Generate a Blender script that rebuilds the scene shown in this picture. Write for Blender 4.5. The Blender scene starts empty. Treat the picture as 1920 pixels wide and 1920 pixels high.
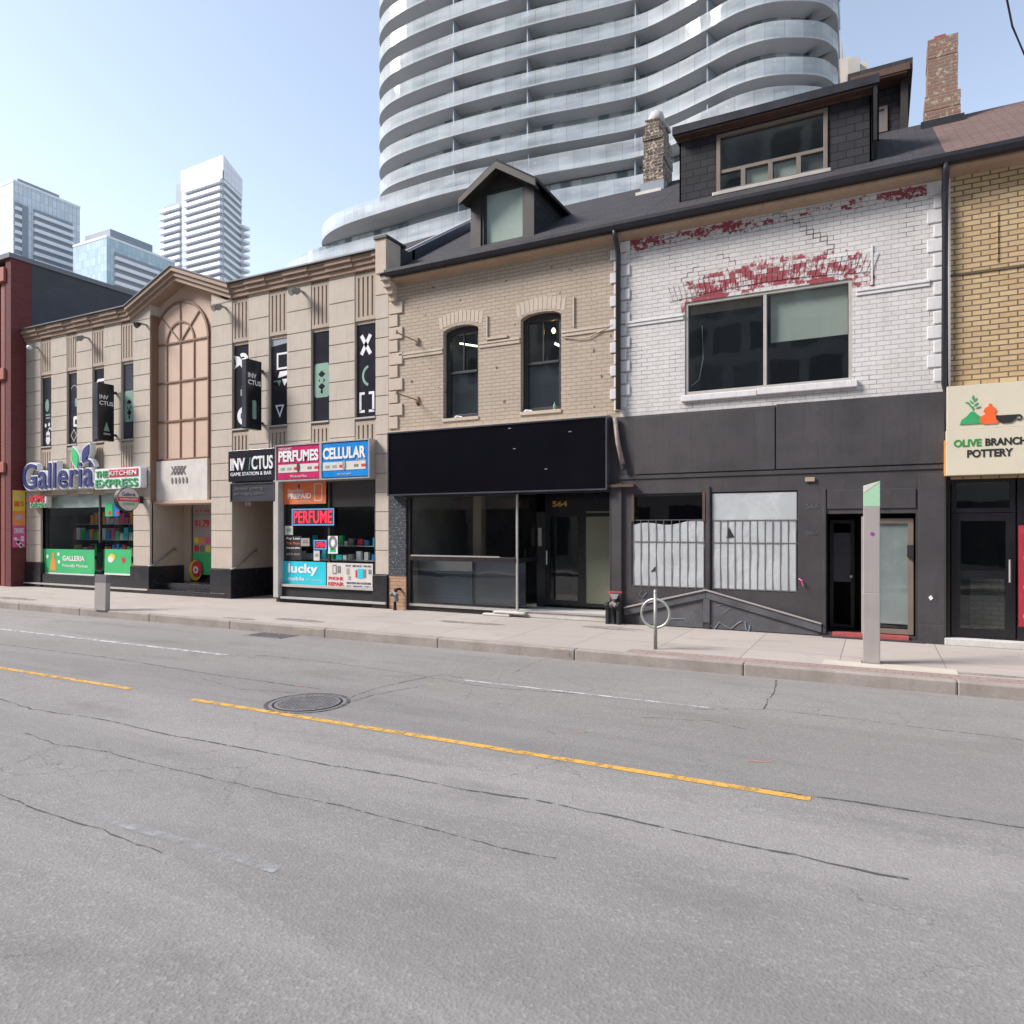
import bpy, bmesh, math, random
from mathutils import Vector, Matrix
from mathutils.geometry import tessellate_polygon
R = math.radians
random.seed(7)
C = bpy.context.scene.collection
scn = bpy.context.scene
# ------------------------------------------------------------------ camera
TH = R(27.3); F = 1327.0; CH = 1.8
cam = bpy.data.cameras.new('camera'); co = bpy.data.objects.new('camera', cam); C.objects.link(co)
co.location = (0, 0, CH); co.rotation_euler = (R(90), 0, TH)
cam.lens = 36 * F / 1920; cam.sensor_width = 36; cam.shift_y = 34 / 1920
cam.clip_start = 0.05; cam.clip_end = 5000
scn.camera = co
# ------------------------------------------------------------------ sky and sun
SD = Vector((1.0, 0.62, -1.0)).normalized()        # direction the sunlight travels
w = bpy.data.worlds.new('World'); scn.world = w; w.use_nodes = True
nt = w.node_tree; bg = nt.nodes['Background']
sky = nt.nodes.new('ShaderNodeTexSky'); sky.sky_type = 'NISHITA'; sky.sun_disc = False
sky.sun_elevation = math.asin(-SD.z); sky.sun_rotation = math.atan2(-SD.x, -SD.y)
sky.air_density = 1.0; sky.dust_density = .5; sky.ozone_density = 1.0
hs = nt.nodes.new('ShaderNodeHueSaturation'); hs.inputs['Saturation'].default_value = .68   # a milky, thinly veiled sky
nt.links.new(sky.outputs[0], hs.inputs['Color']); nt.links.new(hs.outputs[0], bg.inputs[0]); bg.inputs[1].default_value = 0.124
sl = bpy.data.lights.new('sun', 'SUN'); so = bpy.data.objects.new('sun', sl); C.objects.link(so)
sl.energy = 2.7; sl.angle = R(18.0); sl.color = (1.0, 0.94, 0.88)
so.rotation_euler = SD.to_track_quat('-Z', 'Y').to_euler(); so.location = (-30, -12, 40)
scn.view_settings.view_transform = 'Standard'; scn.view_settings.look = 'None'
scn.view_settings.gamma = 1.0; scn.view_settings.exposure = 1.2
scn.render.engine = 'CYCLES'; scn.cycles.max_bounces = 8; scn.cycles.transparent_max_bounces = 16
# ------------------------------------------------------------------ survey: photo measurements -> real places on real planes
Y0 = 13.11
def ray(px):
    a = px - 960.0
    return (a * math.cos(TH) - F * math.sin(TH), a * math.sin(TH) + F * math.cos(TH))
def fx(px, Y=Y0):
    r = ray(px); return r[0] / r[1] * Y
def fz(px, py, Y=Y0):
    return CH + (994 - py) * Y / ray(px)[1]
def W(px, py, Y=Y0): return (fx(px, Y), fz(px, py, Y))
def G(px, py, z=0.0):
    t = (CH - z) / (py - 994.0); r = ray(px); return (r[0] * t, r[1] * t)
# ------------------------------------------------------------------ materials
class NT:
    def __init__(s, m): s.t = m.node_tree; s.b = s.t.nodes['Principled BSDF']; s.o = s.t.nodes['Material Output']
    def n(s, ty, **k):
        x = s.t.nodes.new(ty)
        for a, v in k.items(): setattr(x, a, v)
        return x
    def l(s, a, b): s.t.links.new(a, b)
    def m(s, op, a, b=0.0, c=0.0, clamp=False):
        x = s.n('ShaderNodeMath', operation=op); x.use_clamp = clamp
        for i, v in enumerate((a, b, c)):
            if hasattr(v, 'is_output'): s.l(v, x.inputs[i])
            elif i < len(x.inputs): x.inputs[i].default_value = v
        return x.outputs[0]
    def mix(s, f, a, b, mode='MIX'):
        x = s.n('ShaderNodeMix', data_type='RGBA', blend_type=mode)
        for i, v in ((0, f), (6, a), (7, b)):
            if hasattr(v, 'is_output'): s.l(v, x.inputs[i])
            else: x.inputs[i].default_value = v if i == 0 else tuple(v[:3]) + (1,)
        return x.outputs[2]
    def noise(s, vec, scale, detail=3, rough=.55, out=0):
        x = s.n('ShaderNodeTexNoise'); x.inputs['Scale'].default_value = scale
        x.inputs['Detail'].default_value = detail; x.inputs['Roughness'].default_value = rough
        if vec is not None: s.l(vec, x.inputs['Vector'])
        return x.outputs[out]
    def obj(s): return s.n('ShaderNodeTexCoord').outputs['Object']
    def vec(s, x, y, z=0.0):
        c = s.n('ShaderNodeCombineXYZ')
        for i, v in enumerate((x, y, z)):
            if hasattr(v, 'is_output'): s.l(v, c.inputs[i])
            else: c.inputs[i].default_value = v
        return c.outputs[0]
    def sep(s, v):
        x = s.n('ShaderNodeSeparateXYZ'); s.l(v, x.inputs[0]); return x.outputs
    def map(s, v, sc):
        x = s.n('ShaderNodeVectorMath', operation='MULTIPLY'); s.l(v, x.inputs[0]); x.inputs[1].default_value = sc
        return x.outputs[0]
    def rng(s, v, a, b, c=0.0, d=1.0):
        x = s.n('ShaderNodeMapRange'); s.l(v, x.inputs[0])
        for i, q in enumerate((a, b, c, d)): x.inputs[i + 1].default_value = q
        return x.outputs[0]
    def bump(s, h, st=.3, dist=.01):
        x = s.n('ShaderNodeBump'); x.inputs['Strength'].default_value = st; x.inputs['Distance'].default_value = dist
        s.l(h, x.inputs['Height']); s.l(x.outputs[0], s.b.inputs['Normal'])
def newmat(name):
    m = bpy.data.materials.new(name); m.use_nodes = True; return m, NT(m)
def sc(c, k): return tuple(max(0, min(1, v * k)) for v in c)
def pm(name, col, rough=.7, var=.12, scale=2.5, bump=.15, bscale=60, metal=0.0, streak=0.0, spec=.5):
    m, N = newmat(name); v = N.obj()
    a = N.noise(v, scale, 5, .65); b = N.noise(v, bscale, 3)
    f = N.rng(a, .3, .7); c = N.mix(f, sc(col, 1 - var), sc(col, 1 + var))
    c = N.mix(N.m('MULTIPLY', N.rng(b, .35, .65), .25), c, sc(col, 1 - var * 1.6))
    if streak:
        s_ = N.noise(N.map(v, (9, 9, .5)), 1.5, 4, .7)
        c = N.mix(N.rng(s_, .52, .75, 0, streak), c, sc(col, .45))
    N.l(c, N.b.inputs['Base Color']); N.b.inputs['Roughness'].default_value = rough
    N.l(N.rng(a, .2, .8, max(.02, rough - .1), min(1, rough + .1)), N.b.inputs['Roughness'])
    N.b.inputs['Metallic'].default_value = metal; N.b.inputs['Specular IOR Level'].default_value = spec
    if bump: N.bump(b, bump, .004)
    return m
def brick(name, c1, c2, mortar, bw=.22, bh=.078, ms=.007, bump=.6, var=.2, dirt=.35, wear=None, horiz=False, rough=.85, spots=None):
    m, N = newmat(name); o = N.obj(); S = N.sep(o)
    wv = N.noise(o, 3.0, 2, out=1)
    wob = N.map(wv, (.012, .012, .012))
    u = S[0] if horiz else N.m('ADD', S[0], S[1]); vv = S[1] if horiz else S[2]
    vec = N.n('ShaderNodeVectorMath', operation='ADD'); N.l(N.vec(u, vv), vec.inputs[0]); N.l(wob, vec.inputs[1])
    b = N.n('ShaderNodeTexBrick'); N.l(vec.outputs[0], b.inputs['Vector'])
    b.inputs['Scale'].default_value = 1; b.inputs['Brick Width'].default_value = bw; b.inputs['Row Height'].default_value = bh
    b.inputs['Mortar Size'].default_value = ms; b.inputs['Mortar Smooth'].default_value = .35; b.inputs['Bias'].default_value = 0
    b.inputs['Color1'].default_value = (*c1, 1); b.inputs['Color2'].default_value = (*c2, 1); b.inputs['Mortar'].default_value = (*mortar, 1)
    c = b.outputs[0]
    big = N.noise(o, .9, 5, .7); fine = N.noise(o, 14, 4, .7)
    c = N.mix(N.rng(big, .35, .7, 0, dirt), c, sc(c1, .55)); c = N.mix(N.rng(fine, .45, .75, 0, var), c, sc(c2, .7))
    st = N.noise(N.map(o, (5, 5, .35)), 1.2, 4, .7)
    c = N.mix(N.rng(st, .5, .75, 0, dirt * .7), c, sc(c1, .5))
    if spots:
        sp = N.noise(o, spots[1], 2, .4)
        c = N.mix(N.rng(sp, spots[2], spots[2] + .02), c, spots[0])
    if wear: c = wear(N, o, S, c, b)
    N.l(c, N.b.inputs['Base Color']); N.b.inputs['Roughness'].default_value = rough
    h = N.m('ADD', N.m('MULTIPLY', b.outputs[1], -1.0), N.m('MULTIPLY', fine, .45)); N.bump(h, bump, .012)
    return m
def wear_white(N, o, S, c, b):
    n1 = N.noise(N.map(o, (1, 1, 1.3)), 11, 5, .75); n2 = N.noise(N.map(o, (1, 1, .5)), 13, 6, .8); n3 = N.noise(o, 1.2, 2)
    red = (.27, .05, .065)
    row = N.m('FLOOR', N.m('DIVIDE', S[2], .078)); col = N.m('FLOOR', N.m('ADD', N.m('DIVIDE', S[0], .215), N.m('MULTIPLY', N.m('MODULO', row, 2.0), .5)))
    wn = N.n('ShaderNodeTexWhiteNoise'); N.l(N.vec(col, row), wn.inputs['Vector']); cell = N.m('SUBTRACT', wn.outputs['Value'], .5)
    d = N.m('ABSOLUTE', N.m('SUBTRACT', S[2], 7.25)); lx = N.m('MULTIPLY', S[0], -.012)
    e = N.m('ADD', N.m('ADD', n1, N.m('MULTIPLY', N.m('MULTIPLY', d, d), -7.0)), N.m('ADD', lx, N.m('ADD', N.m('MULTIPLY', n3, .28), N.m('MULTIPLY', cell, .16))))
    c = N.mix(N.rng(e, .615, .635), c, red)
    # bare brick left in the old flat arch over the window
    ax = N.m('SUBTRACT', S[0], 2.75)
    arch = N.m('SUBTRACT', 6.60, N.m('MULTIPLY', N.m('MULTIPLY', ax, ax), .11))
    dz = N.m('SUBTRACT', arch, S[2])
    ins = N.m('MULTIPLY', N.rng(dz, -.08, .14), N.rng(dz, .62, .5))
    ins = N.m('MULTIPLY', ins, N.rng(N.m('ABSOLUTE', ax), 1.75, 1.35))
    e2 = N.m('ADD', N.m('ADD', N.m('MULTIPLY', n2, .7), N.m('MULTIPLY', n1, .3)), N.m('MULTIPLY', ins, .2))
    e2 = N.m('MULTIPLY', e2, N.m('GREATER_THAN', ins, .06))
    e2 = N.m('ADD', e2, N.m('MULTIPLY', cell, .20)); c = N.mix(N.rng(e2, .63, .69), c, red)
    e3 = N.m('ADD', n1, N.m('MULTIPLY', N.m('ABSOLUTE', N.m('SUBTRACT', S[0], 2.71)), .052))
    c = N.mix(N.rng(e3, .80, .82), c, red)
    # open stair-stepped joints
    n4 = N.noise(o, 1.7, 2)
    c = N.mix(N.m('MULTIPLY', N.m('MULTIPLY', b.outputs[1], N.rng(n4, .56, .62)), .75), c, (.05, .045, .045))
    return c
def schlick(N):
    g = N.n('ShaderNodeNewGeometry'); d = N.n('ShaderNodeVectorMath', operation='DOT_PRODUCT'); N.l(g.outputs['Normal'], d.inputs[0]); N.l(g.outputs['Incoming'], d.inputs[1])
    return N.m('ADD', N.m('MULTIPLY', N.m('POWER', N.m('SUBTRACT', 1.0, N.m('ABSOLUTE', d.outputs['Value'])), 5.0), .94), .03)
def glassmat(name, tint=(.55, .6, .6), boost=1.0, base=.06, rough=.01):
    m, N = newmat(name); N.t.nodes.remove(N.b)
    tr = N.n('ShaderNodeBsdfTransparent'); tr.inputs[0].default_value = (*tint, 1)
    gl = N.n('ShaderNodeBsdfGlossy'); gl.inputs['Roughness'].default_value = rough; gl.inputs[0].default_value = (.95, .97, 1, 1)
    fr = schlick(N)
    v = N.obj(); bp = N.n('ShaderNodeBump'); bp.inputs['Strength'].default_value = .12; bp.inputs['Distance'].default_value = .02
    N.l(N.noise(v, 1.3, 2), bp.inputs['Height']); N.l(bp.outputs[0], gl.inputs['Normal'])
    mx = N.n('ShaderNodeMixShader'); N.l(N.m('ADD', N.m('MULTIPLY', fr, boost), base, clamp=True), mx.inputs[0])
    N.l(tr.outputs[0], mx.inputs[1]); N.l(gl.outputs[0], mx.inputs[2]); N.l(mx.outputs[0], N.o.inputs[0])
    return m
def emit(name, col, st):
    m, N = newmat(name); N.b.inputs['Base Color'].default_value = (*col, 1)
    N.b.inputs['Emission Color'].default_value = (*col, 1); N.b.inputs['Emission Strength'].default_value = st; return m
def flat(name, col, rough=.45): return pm(name, col, rough, .11, 3, .03, 90, streak=.12)
def paint_asphalt():
    m, N = newmat('asphalt'); o = N.obj(); base = (.265, .250, .238)
    big = N.noise(N.map(o, (.35, 1.0, 1)), .8, 6, .6); mid = N.noise(o, 5, 5, .7); fine = N.noise(o, 85, 3, .8)
    vo = N.n('ShaderNodeTexVoronoi'); vo.inputs['Scale'].default_value = 48; N.l(o, vo.inputs['Vector'])
    c = N.mix(N.rng(big, .3, .7), sc(base, .86), sc(base, 1.14)); c = N.mix(N.rng(mid, .4, .75, 0, .35), c, sc(base, .72))
    vs = N.sep(vo.outputs['Color'])
    c = N.mix(N.rng(vs[0], .7, 1.0, 0, .38), c, sc(base, 1.6)); c = N.mix(N.rng(fine, .5, .72, 0, .6), c, sc(base, .42))
    pat = N.noise(N.map(o, (.09, .62, 1)), 1.0, 1, .3); c = N.mix(N.rng(pat, .52, .532, 0, .26), c, sc(base, .62))
    pat2 = N.noise(N.map(o, (.05, .9, 1)), 1.7, 2, .4); c = N.mix(N.rng(pat2, .55, .565, 0, .14), c, sc(base, 1.35))
    oil = N.noise(N.map(o, (.5, 1.6, 1)), 1.1, 4, .6); c = N.mix(N.rng(oil, .56, .75, 0, .5), c, sc(base, .5))
    wob_ = N.noise(N.map(o, (.12, 1, 1)), 1.0, 2); cr = N.n('ShaderNodeTexVoronoi'); cr.feature = 'DISTANCE_TO_EDGE'; cr.inputs['Scale'].default_value = .9; wv_ = N.n('ShaderNodeVectorMath', operation='ADD'); N.l(o, wv_.inputs[0]); N.l(N.map(N.noise(o, 2.5, 4, .7, out=1), (.35, .35, .35)), wv_.inputs[1]); N.l(wv_.outputs[0], cr.inputs['Vector'])
    lm = N.m('MULTIPLY', N.rng(cr.outputs['Distance'], .006, .0), N.rng(N.noise(o, .45, 2), .52, .6, 0, .7)); c = N.mix(lm, c, sc(base, .3))
    S = N.sep(o); far = N.m('MULTIPLY', N.rng(S[1], 5.45, 5.62), N.rng(N.m('ADD', S[0], N.m('MULTIPLY', big, 3.0)), -15, -10)); c = N.mix(N.m('MULTIPLY', far, .20), c, sc(base, .55)); c = N.mix(N.m('MULTIPLY', far, N.rng(N.noise(o, 38, 3, .8), .5, .7, 0, .45)), c, sc(base, .5))
    near_ = N.rng(N.noise(N.map(o, (.3, 1, 1)), 2.2, 5, .7), .55, .7, 0, .2); c = N.mix(near_, c, sc(base, .6))
    band = N.m('SINE', N.m('MULTIPLY', S[1], 2.05)); c = N.mix(N.rng(band, -1, 1, 0, .16), c, sc(base, .7))
    N.l(c, N.b.inputs['Base Color']); N.b.inputs['Roughness'].default_value = .88
    N.bump(N.m('ADD', fine, N.m('MULTIPLY', vo.outputs['Distance'], .8)), .6, .008); return m
def paint_sidewalk():
    m, N = newmat('concrete_paving'); o = N.obj(); S = N.sep(o); base = (.42, .37, .335)
    b = N.n('ShaderNodeTexBrick'); b.offset = 0; b.inputs['Scale'].default_value = 1
    N.l(N.vec(N.m('ADD', S[0], 5.04 + 100), N.m('SUBTRACT', S[1], 9.2)), b.inputs['Vector'])
    b.inputs['Brick Width'].default_value = 1.26; b.inputs['Row Height'].default_value = 1.95
    b.inputs['Mortar Size'].default_value = .008; b.inputs['Mortar Smooth'].default_value = .3
    b.inputs['Color1'].default_value = (*base, 1); b.inputs['Color2'].default_value = (*sc(base, .9), 1); b.inputs['Mortar'].default_value = (.20, .17, .15, 1)
    c = b.outputs[0]; big = N.noise(o, .7, 6, .7); fine = N.noise(o, 60, 4, .8); mid = N.noise(N.map(o, (.5, 1.4, 1)), 1.6, 5, .7)
    c = N.mix(N.rng(big, .35, .7, 0, .45), c, sc(base, .76)); c = N.mix(N.rng(mid, .53, .8, 0, .6), c, (.2, .17, .15))
    c = N.mix(N.rng(fine, .5, .75, 0, .35), c, sc(base, .6)); gv = N.n('ShaderNodeTexVoronoi'); gv.inputs['Scale'].default_value = 3.2; N.l(o, gv.inputs['Vector']); gs_ = N.sep(gv.outputs['Color'])
    c = N.mix(N.m('MULTIPLY', N.m('LESS_THAN', gv.outputs['Distance'], .07), N.m('MULTIPLY', N.m('GREATER_THAN', gs_[0], .55), .4)), c, (.16, .14, .13))
    N.l(c, N.b.inputs['Base Color']); N.b.inputs['Roughness'].default_value = .85
    N.bump(N.m('SUBTRACT', fine, N.m('MULTIPLY', b.outputs[1], 1.5)), .35, .006); return m
def broken(name, col, thr=.5, scale=9, rough=.8, soft=.06):
    """worn paint or a patchy seam: the colour breaks up where it has worn through"""
    m, N = newmat(name); o = N.obj(); n = N.noise(o, scale, 5, .75)
    mx = N.n('ShaderNodeMixShader'); tr = N.n('ShaderNodeBsdfTransparent')
    N.b.inputs['Roughness'].default_value = rough
    N.l(N.mix(N.rng(N.noise(o, 40, 2), .4, .7, 0, .4), col, sc(col, .7)), N.b.inputs['Base Color'])
    N.l(N.rng(n, thr - soft, thr + soft), mx.inputs[0]); N.l(tr.outputs[0], mx.inputs[1]); N.l(N.b.outputs[0], mx.inputs[2]); N.l(mx.outputs[0], N.o.inputs[0])
    return m
def curtain(name, glassc, lightc, frame, bw=1.2, bh=2.8, ms=.05, rough=.12, bias=-.1, metal=.0):
    m, N = newmat(name); uv = N.n('ShaderNodeTexCoord').outputs['UV']
    b = N.n('ShaderNodeTexBrick'); b.offset = 0; N.l(uv, b.inputs['Vector']); b.inputs['Scale'].default_value = 1
    b.inputs['Brick Width'].default_value = bw; b.inputs['Row Height'].default_value = bh; b.inputs['Mortar Size'].default_value = ms
    b.inputs['Mortar Smooth'].default_value = 0; b.inputs['Bias'].default_value = bias
    b.inputs['Color1'].default_value = (*glassc, 1); b.inputs['Color2'].default_value = (*lightc, 1); b.inputs['Mortar'].default_value = (*frame, 1)
    c = N.mix(N.rng(N.noise(uv, .4, 3), .3, .7, 0, .3), b.outputs[0], sc(glassc, .8))
    N.l(c, N.b.inputs['Base Color']); N.b.inputs['Roughness'].default_value = rough; N.b.inputs['Metallic'].default_value = metal
    return m
M = {}
M['asphalt'] = paint_asphalt(); M['paving'] = paint_sidewalk()
M['kerb'] = pm('kerb_concrete', (.30, .26, .235), .85, .25, 1.6, .3, 45, streak=.2)
M['earth'] = pm('earth', (.2, .19, .17), .95)
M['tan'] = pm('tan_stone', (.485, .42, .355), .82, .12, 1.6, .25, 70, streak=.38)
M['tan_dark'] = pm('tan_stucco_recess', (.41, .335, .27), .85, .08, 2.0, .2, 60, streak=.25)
M['tan_panel'] = pm('tan_panel', (.56, .40, .305), .6, .05, 1.5, .08, 50)
M['brown_trim'] = pm('brown_trim', (.22, .12, .075), .5, .1)
M['cornice'] = pm('cornice_wood', (.33, .225, .165), .65, .15, 3, .25, 30, streak=.2)
M['capmetal'] = pm('cap_metal', (.13, .13, .14), .45, .1, metal=.4)
M['granite'] = pm('black_granite', (.022, .022, .026), .25, .25, 3, .02, 120, streak=.1)
M['sillgrey'] = pm('pale_sill', (.42, .40, .38), .7)
M['film'] = pm('dark_film', (.022, .02, .028), .18, .2, 1.2, .0)
M['film2'] = pm('grey_film', (.06, .06, .075), .2, .2, 1.2, .0)
M['white'] = flat('white_paint', (.75, .75, .76)); M['offwhite'] = flat('off_white', (.62, .58, .54))
M['sage'] = flat('sage_green', (.20, .34, .27))
M['black'] = pm('black_paint', (.012, .011, .014), .25, .2, 1.5, .02)
M['blackmat'] = pm('black_matt', (.014, .014, .016), .6, .2)
M['boxgloss'] = pm('black_vinyl', (.003, .0025, .005), .13, .3, .8, .02, 20, spec=.3)
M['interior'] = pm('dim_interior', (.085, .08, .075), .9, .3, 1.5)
M['interior2'] = pm('dim_wall', (.42, .38, .34), .9, .3, 1.2)
M['interior3'] = pm('shop_interior_plaster', (.21, .19, .175), .9, .35, 1.2)
M['glass'] = glassmat('window_glass', (.80, .83, .82), 1.0, .025)
M['glass_clear'] = glassmat('shop_glass', (.9, .93, .92), .8, .01)
M['glass_dark'] = glassmat('dark_glass', (.45, .48, .5), 1.0, .03)
M['beige_brick'] = brick('beige_painted_brick', (.47, .385, .305), (.43, .35, .275), (.32, .255, .20), .215, .078, .006, .9, .25, .3, spots=((.16, .11, .08), 5.5, .69))
M['beige_plain'] = pm('beige_painted_stone', (.50, .415, .335), .8, .1, 3, .3, 30, streak=.25)
M['white_brick'] = brick('white_painted_brick', (.66, .63, .615), (.60, .57, .555), (.42, .395, .395), .215, .078, .005, 1.0, .35, .42, wear=wear_white)
M['white_quoin'] = pm('white_painted_quoin', (.63, .61, .615), .8, .1, 4, .4, 30, streak=.3)
M['yellow_brick'] = brick('yellow_brick', (.56, .41, .23), (.47, .32, .17), (.13, .09, .065), .235, .083, .011, .9, .35, .3)
M['red_brick'] = brick('red_brick', (.155, .03, .03), (.12, .024, .026), (.10, .045, .042), .215, .07, .006, .6, .2, .2)
M['red_stone'] = pm('red_stone_band', (.36, .115, .08), .7, .1)
M['red_pier'] = pm('red_painted_pier', (.22, .055, .045), .6, .12, streak=.2)
M['grey_block'] = brick('grey_painted_block', (.062, .066, .078), (.055, .058, .07), (.045, .048, .056), .4, .2, .006, .35, .12, .2)
M['chim_a'] = brick('worn_chimney_brick', (.17, .12, .095), (.06, .045, .045), (.35, .3, .24), .20, .075, .012, 1.0, .6, .4, spots=((.45, .38, .27), 16, .58))
M['chim_b'] = brick('chimney_red_brick', (.27, .13, .10), (.22, .14, .11), (.30, .25, .2), .20, .07, .010, 1.0, .5, .35, spots=((.38, .31, .22), 13, .62))
M['mortar'] = pm('cement_cap', (.5, .48, .45), .9, .15, 4, .4, 20)
M['slate'] = brick('dark_shingles', (.050, .045, .050), (.026, .024, .028), (.012, .011, .013), .30, .13, .012, 1.0, .6, .5, horiz=True)
M['slate_v'] = brick('black_wall_shingles', (.030, .028, .035), (.018, .017, .022), (.006, .006, .007), .27, .145, .012, 1.0, .35, .3)
M['brown_shingle'] = brick('brown_shingles', (.17, .105, .085), (.13, .08, .068), (.07, .045, .04), .30, .13, .009, .6, .35, .3, horiz=True)
M['dormer'] = pm('dark_brown_paint', (.027, .023, .020), .55, .12, 3, .15, 40)
M['gutter'] = pm('dark_gutter', (.035, .034, .042), .4, .15, metal=.3)
M['fascia'] = pm('weathered_fascia', (.36, .26, .185), .75, .15, 2, .3, 25, streak=.5)
M['rustwood'] = pm('rust_wood', (.10, .055, .04), .8, .3, 5, .3, 20)
M['frame_tan'] = pm('tan_window_frame', (.18, .145, .12), .55, .12)
M['frame_lt'] = pm('pale_aluminium', (.48, .45, .41), .4, .1, metal=.2)
M['frame_dk'] = pm('dark_window_frame', (.03, .03, .032), .45, .15)
M['blind'] = pm('roller_blind', (.64, .65, .60), .8, .06, 1.5, .1, 60)
M['net'] = pm('net_curtain', (.62, .65, .60), .85, .08, 1.5, .1, 40)
M['charcoal'] = pm('charcoal_painted_wood', (.048, .043, .047), .6, .24, 1.6, .3, 28, streak=.45)
M['charcoal2'] = pm('worn_blue_grey_board', (.085, .085, .095), .65, .3, 2.5, .3, 28)
M['plastic'] = pm('plastic_sheet', (.56, .58, .59), .4, .12, 3.0, .8, 4)
def sheetmat():
    m, N = newmat('crumpled_plastic'); o = N.obj(); d = N.n('ShaderNodeVectorMath', operation='ADD'); N.l(N.map(o, (1, 1, .7)), d.inputs[0]); N.l(N.map(N.noise(o, 1.5, 3, out=1), (1.6, 1.6, 1.6)), d.inputs[1])
    a = N.noise(d.outputs[0], 1.1, 4, .5); r = N.m('ABSOLUTE', N.m('SUBTRACT', a, .5)); f = N.rng(r, 0, .05)
    c = N.mix(f, (.47, .485, .495), (.42, .435, .445)); c = N.mix(N.rng(N.noise(o, 1.1, 3), .4, .7, 0, .4), c, (.38, .40, .42)); N.l(c, N.b.inputs['Base Color']); N.b.inputs['Roughness'].default_value = .35
    N.b.inputs['Specular IOR Level'].default_value = .25; N.bump(N.m('ADD', N.m('MULTIPLY', f, .2), a), .6, .012); return m
M['sheet'] = sheetmat()
M['steel'] = pm('brushed_steel', (.50, .48, .46), .38, .06, 5, .05, 90, metal=.55)
M['pillar'] = pm('grey_pillar_paint', (.36, .325, .315), .45, .08, 2, .06, 60, metal=.1, streak=.15)
M['pillar_dk'] = pm('slate_pillar_paint', (.16, .15, .16), .4, .1)
M['greencap'] = pm('green_cap', (.36, .58, .40), .3, .05)
M['galv'] = pm('galvanised', (.33, .33, .30), .5, .2, 8, .2, 50, metal=.5)
M['iron'] = pm('cast_iron', (.20, .185, .185), .7, .3, 8, .6, 18)
M['yellow'] = broken('yellow_road_paint', (.66, .37, .07), .42, 11, .7, .10)
M['lane'] = broken('worn_white_paint', (.55, .55, .55), .48, 7, .8, .12)
M['seam'] = broken('tar_seam', (.085, .08, .08), .47, 9, .8, .1)
M['stain'] = broken('damp_stain', (.30, .265, .24), .60, 2.2, .8, .22)
M['conc_tower'] = pm('beige_concrete', (.50, .455, .41), .85, .08, .3)
M['slabedge'] = pm('balcony_slab_paint', (.44, .44, .455), .8, .08, .4)
M['dist_white'] = pm('distant_white_panel', (.72, .73, .78), .6, .05, .1)
M['dist_grey'] = pm('distant_grey_panel', (.24, .27, .31), .6, .05, .1)
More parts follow.
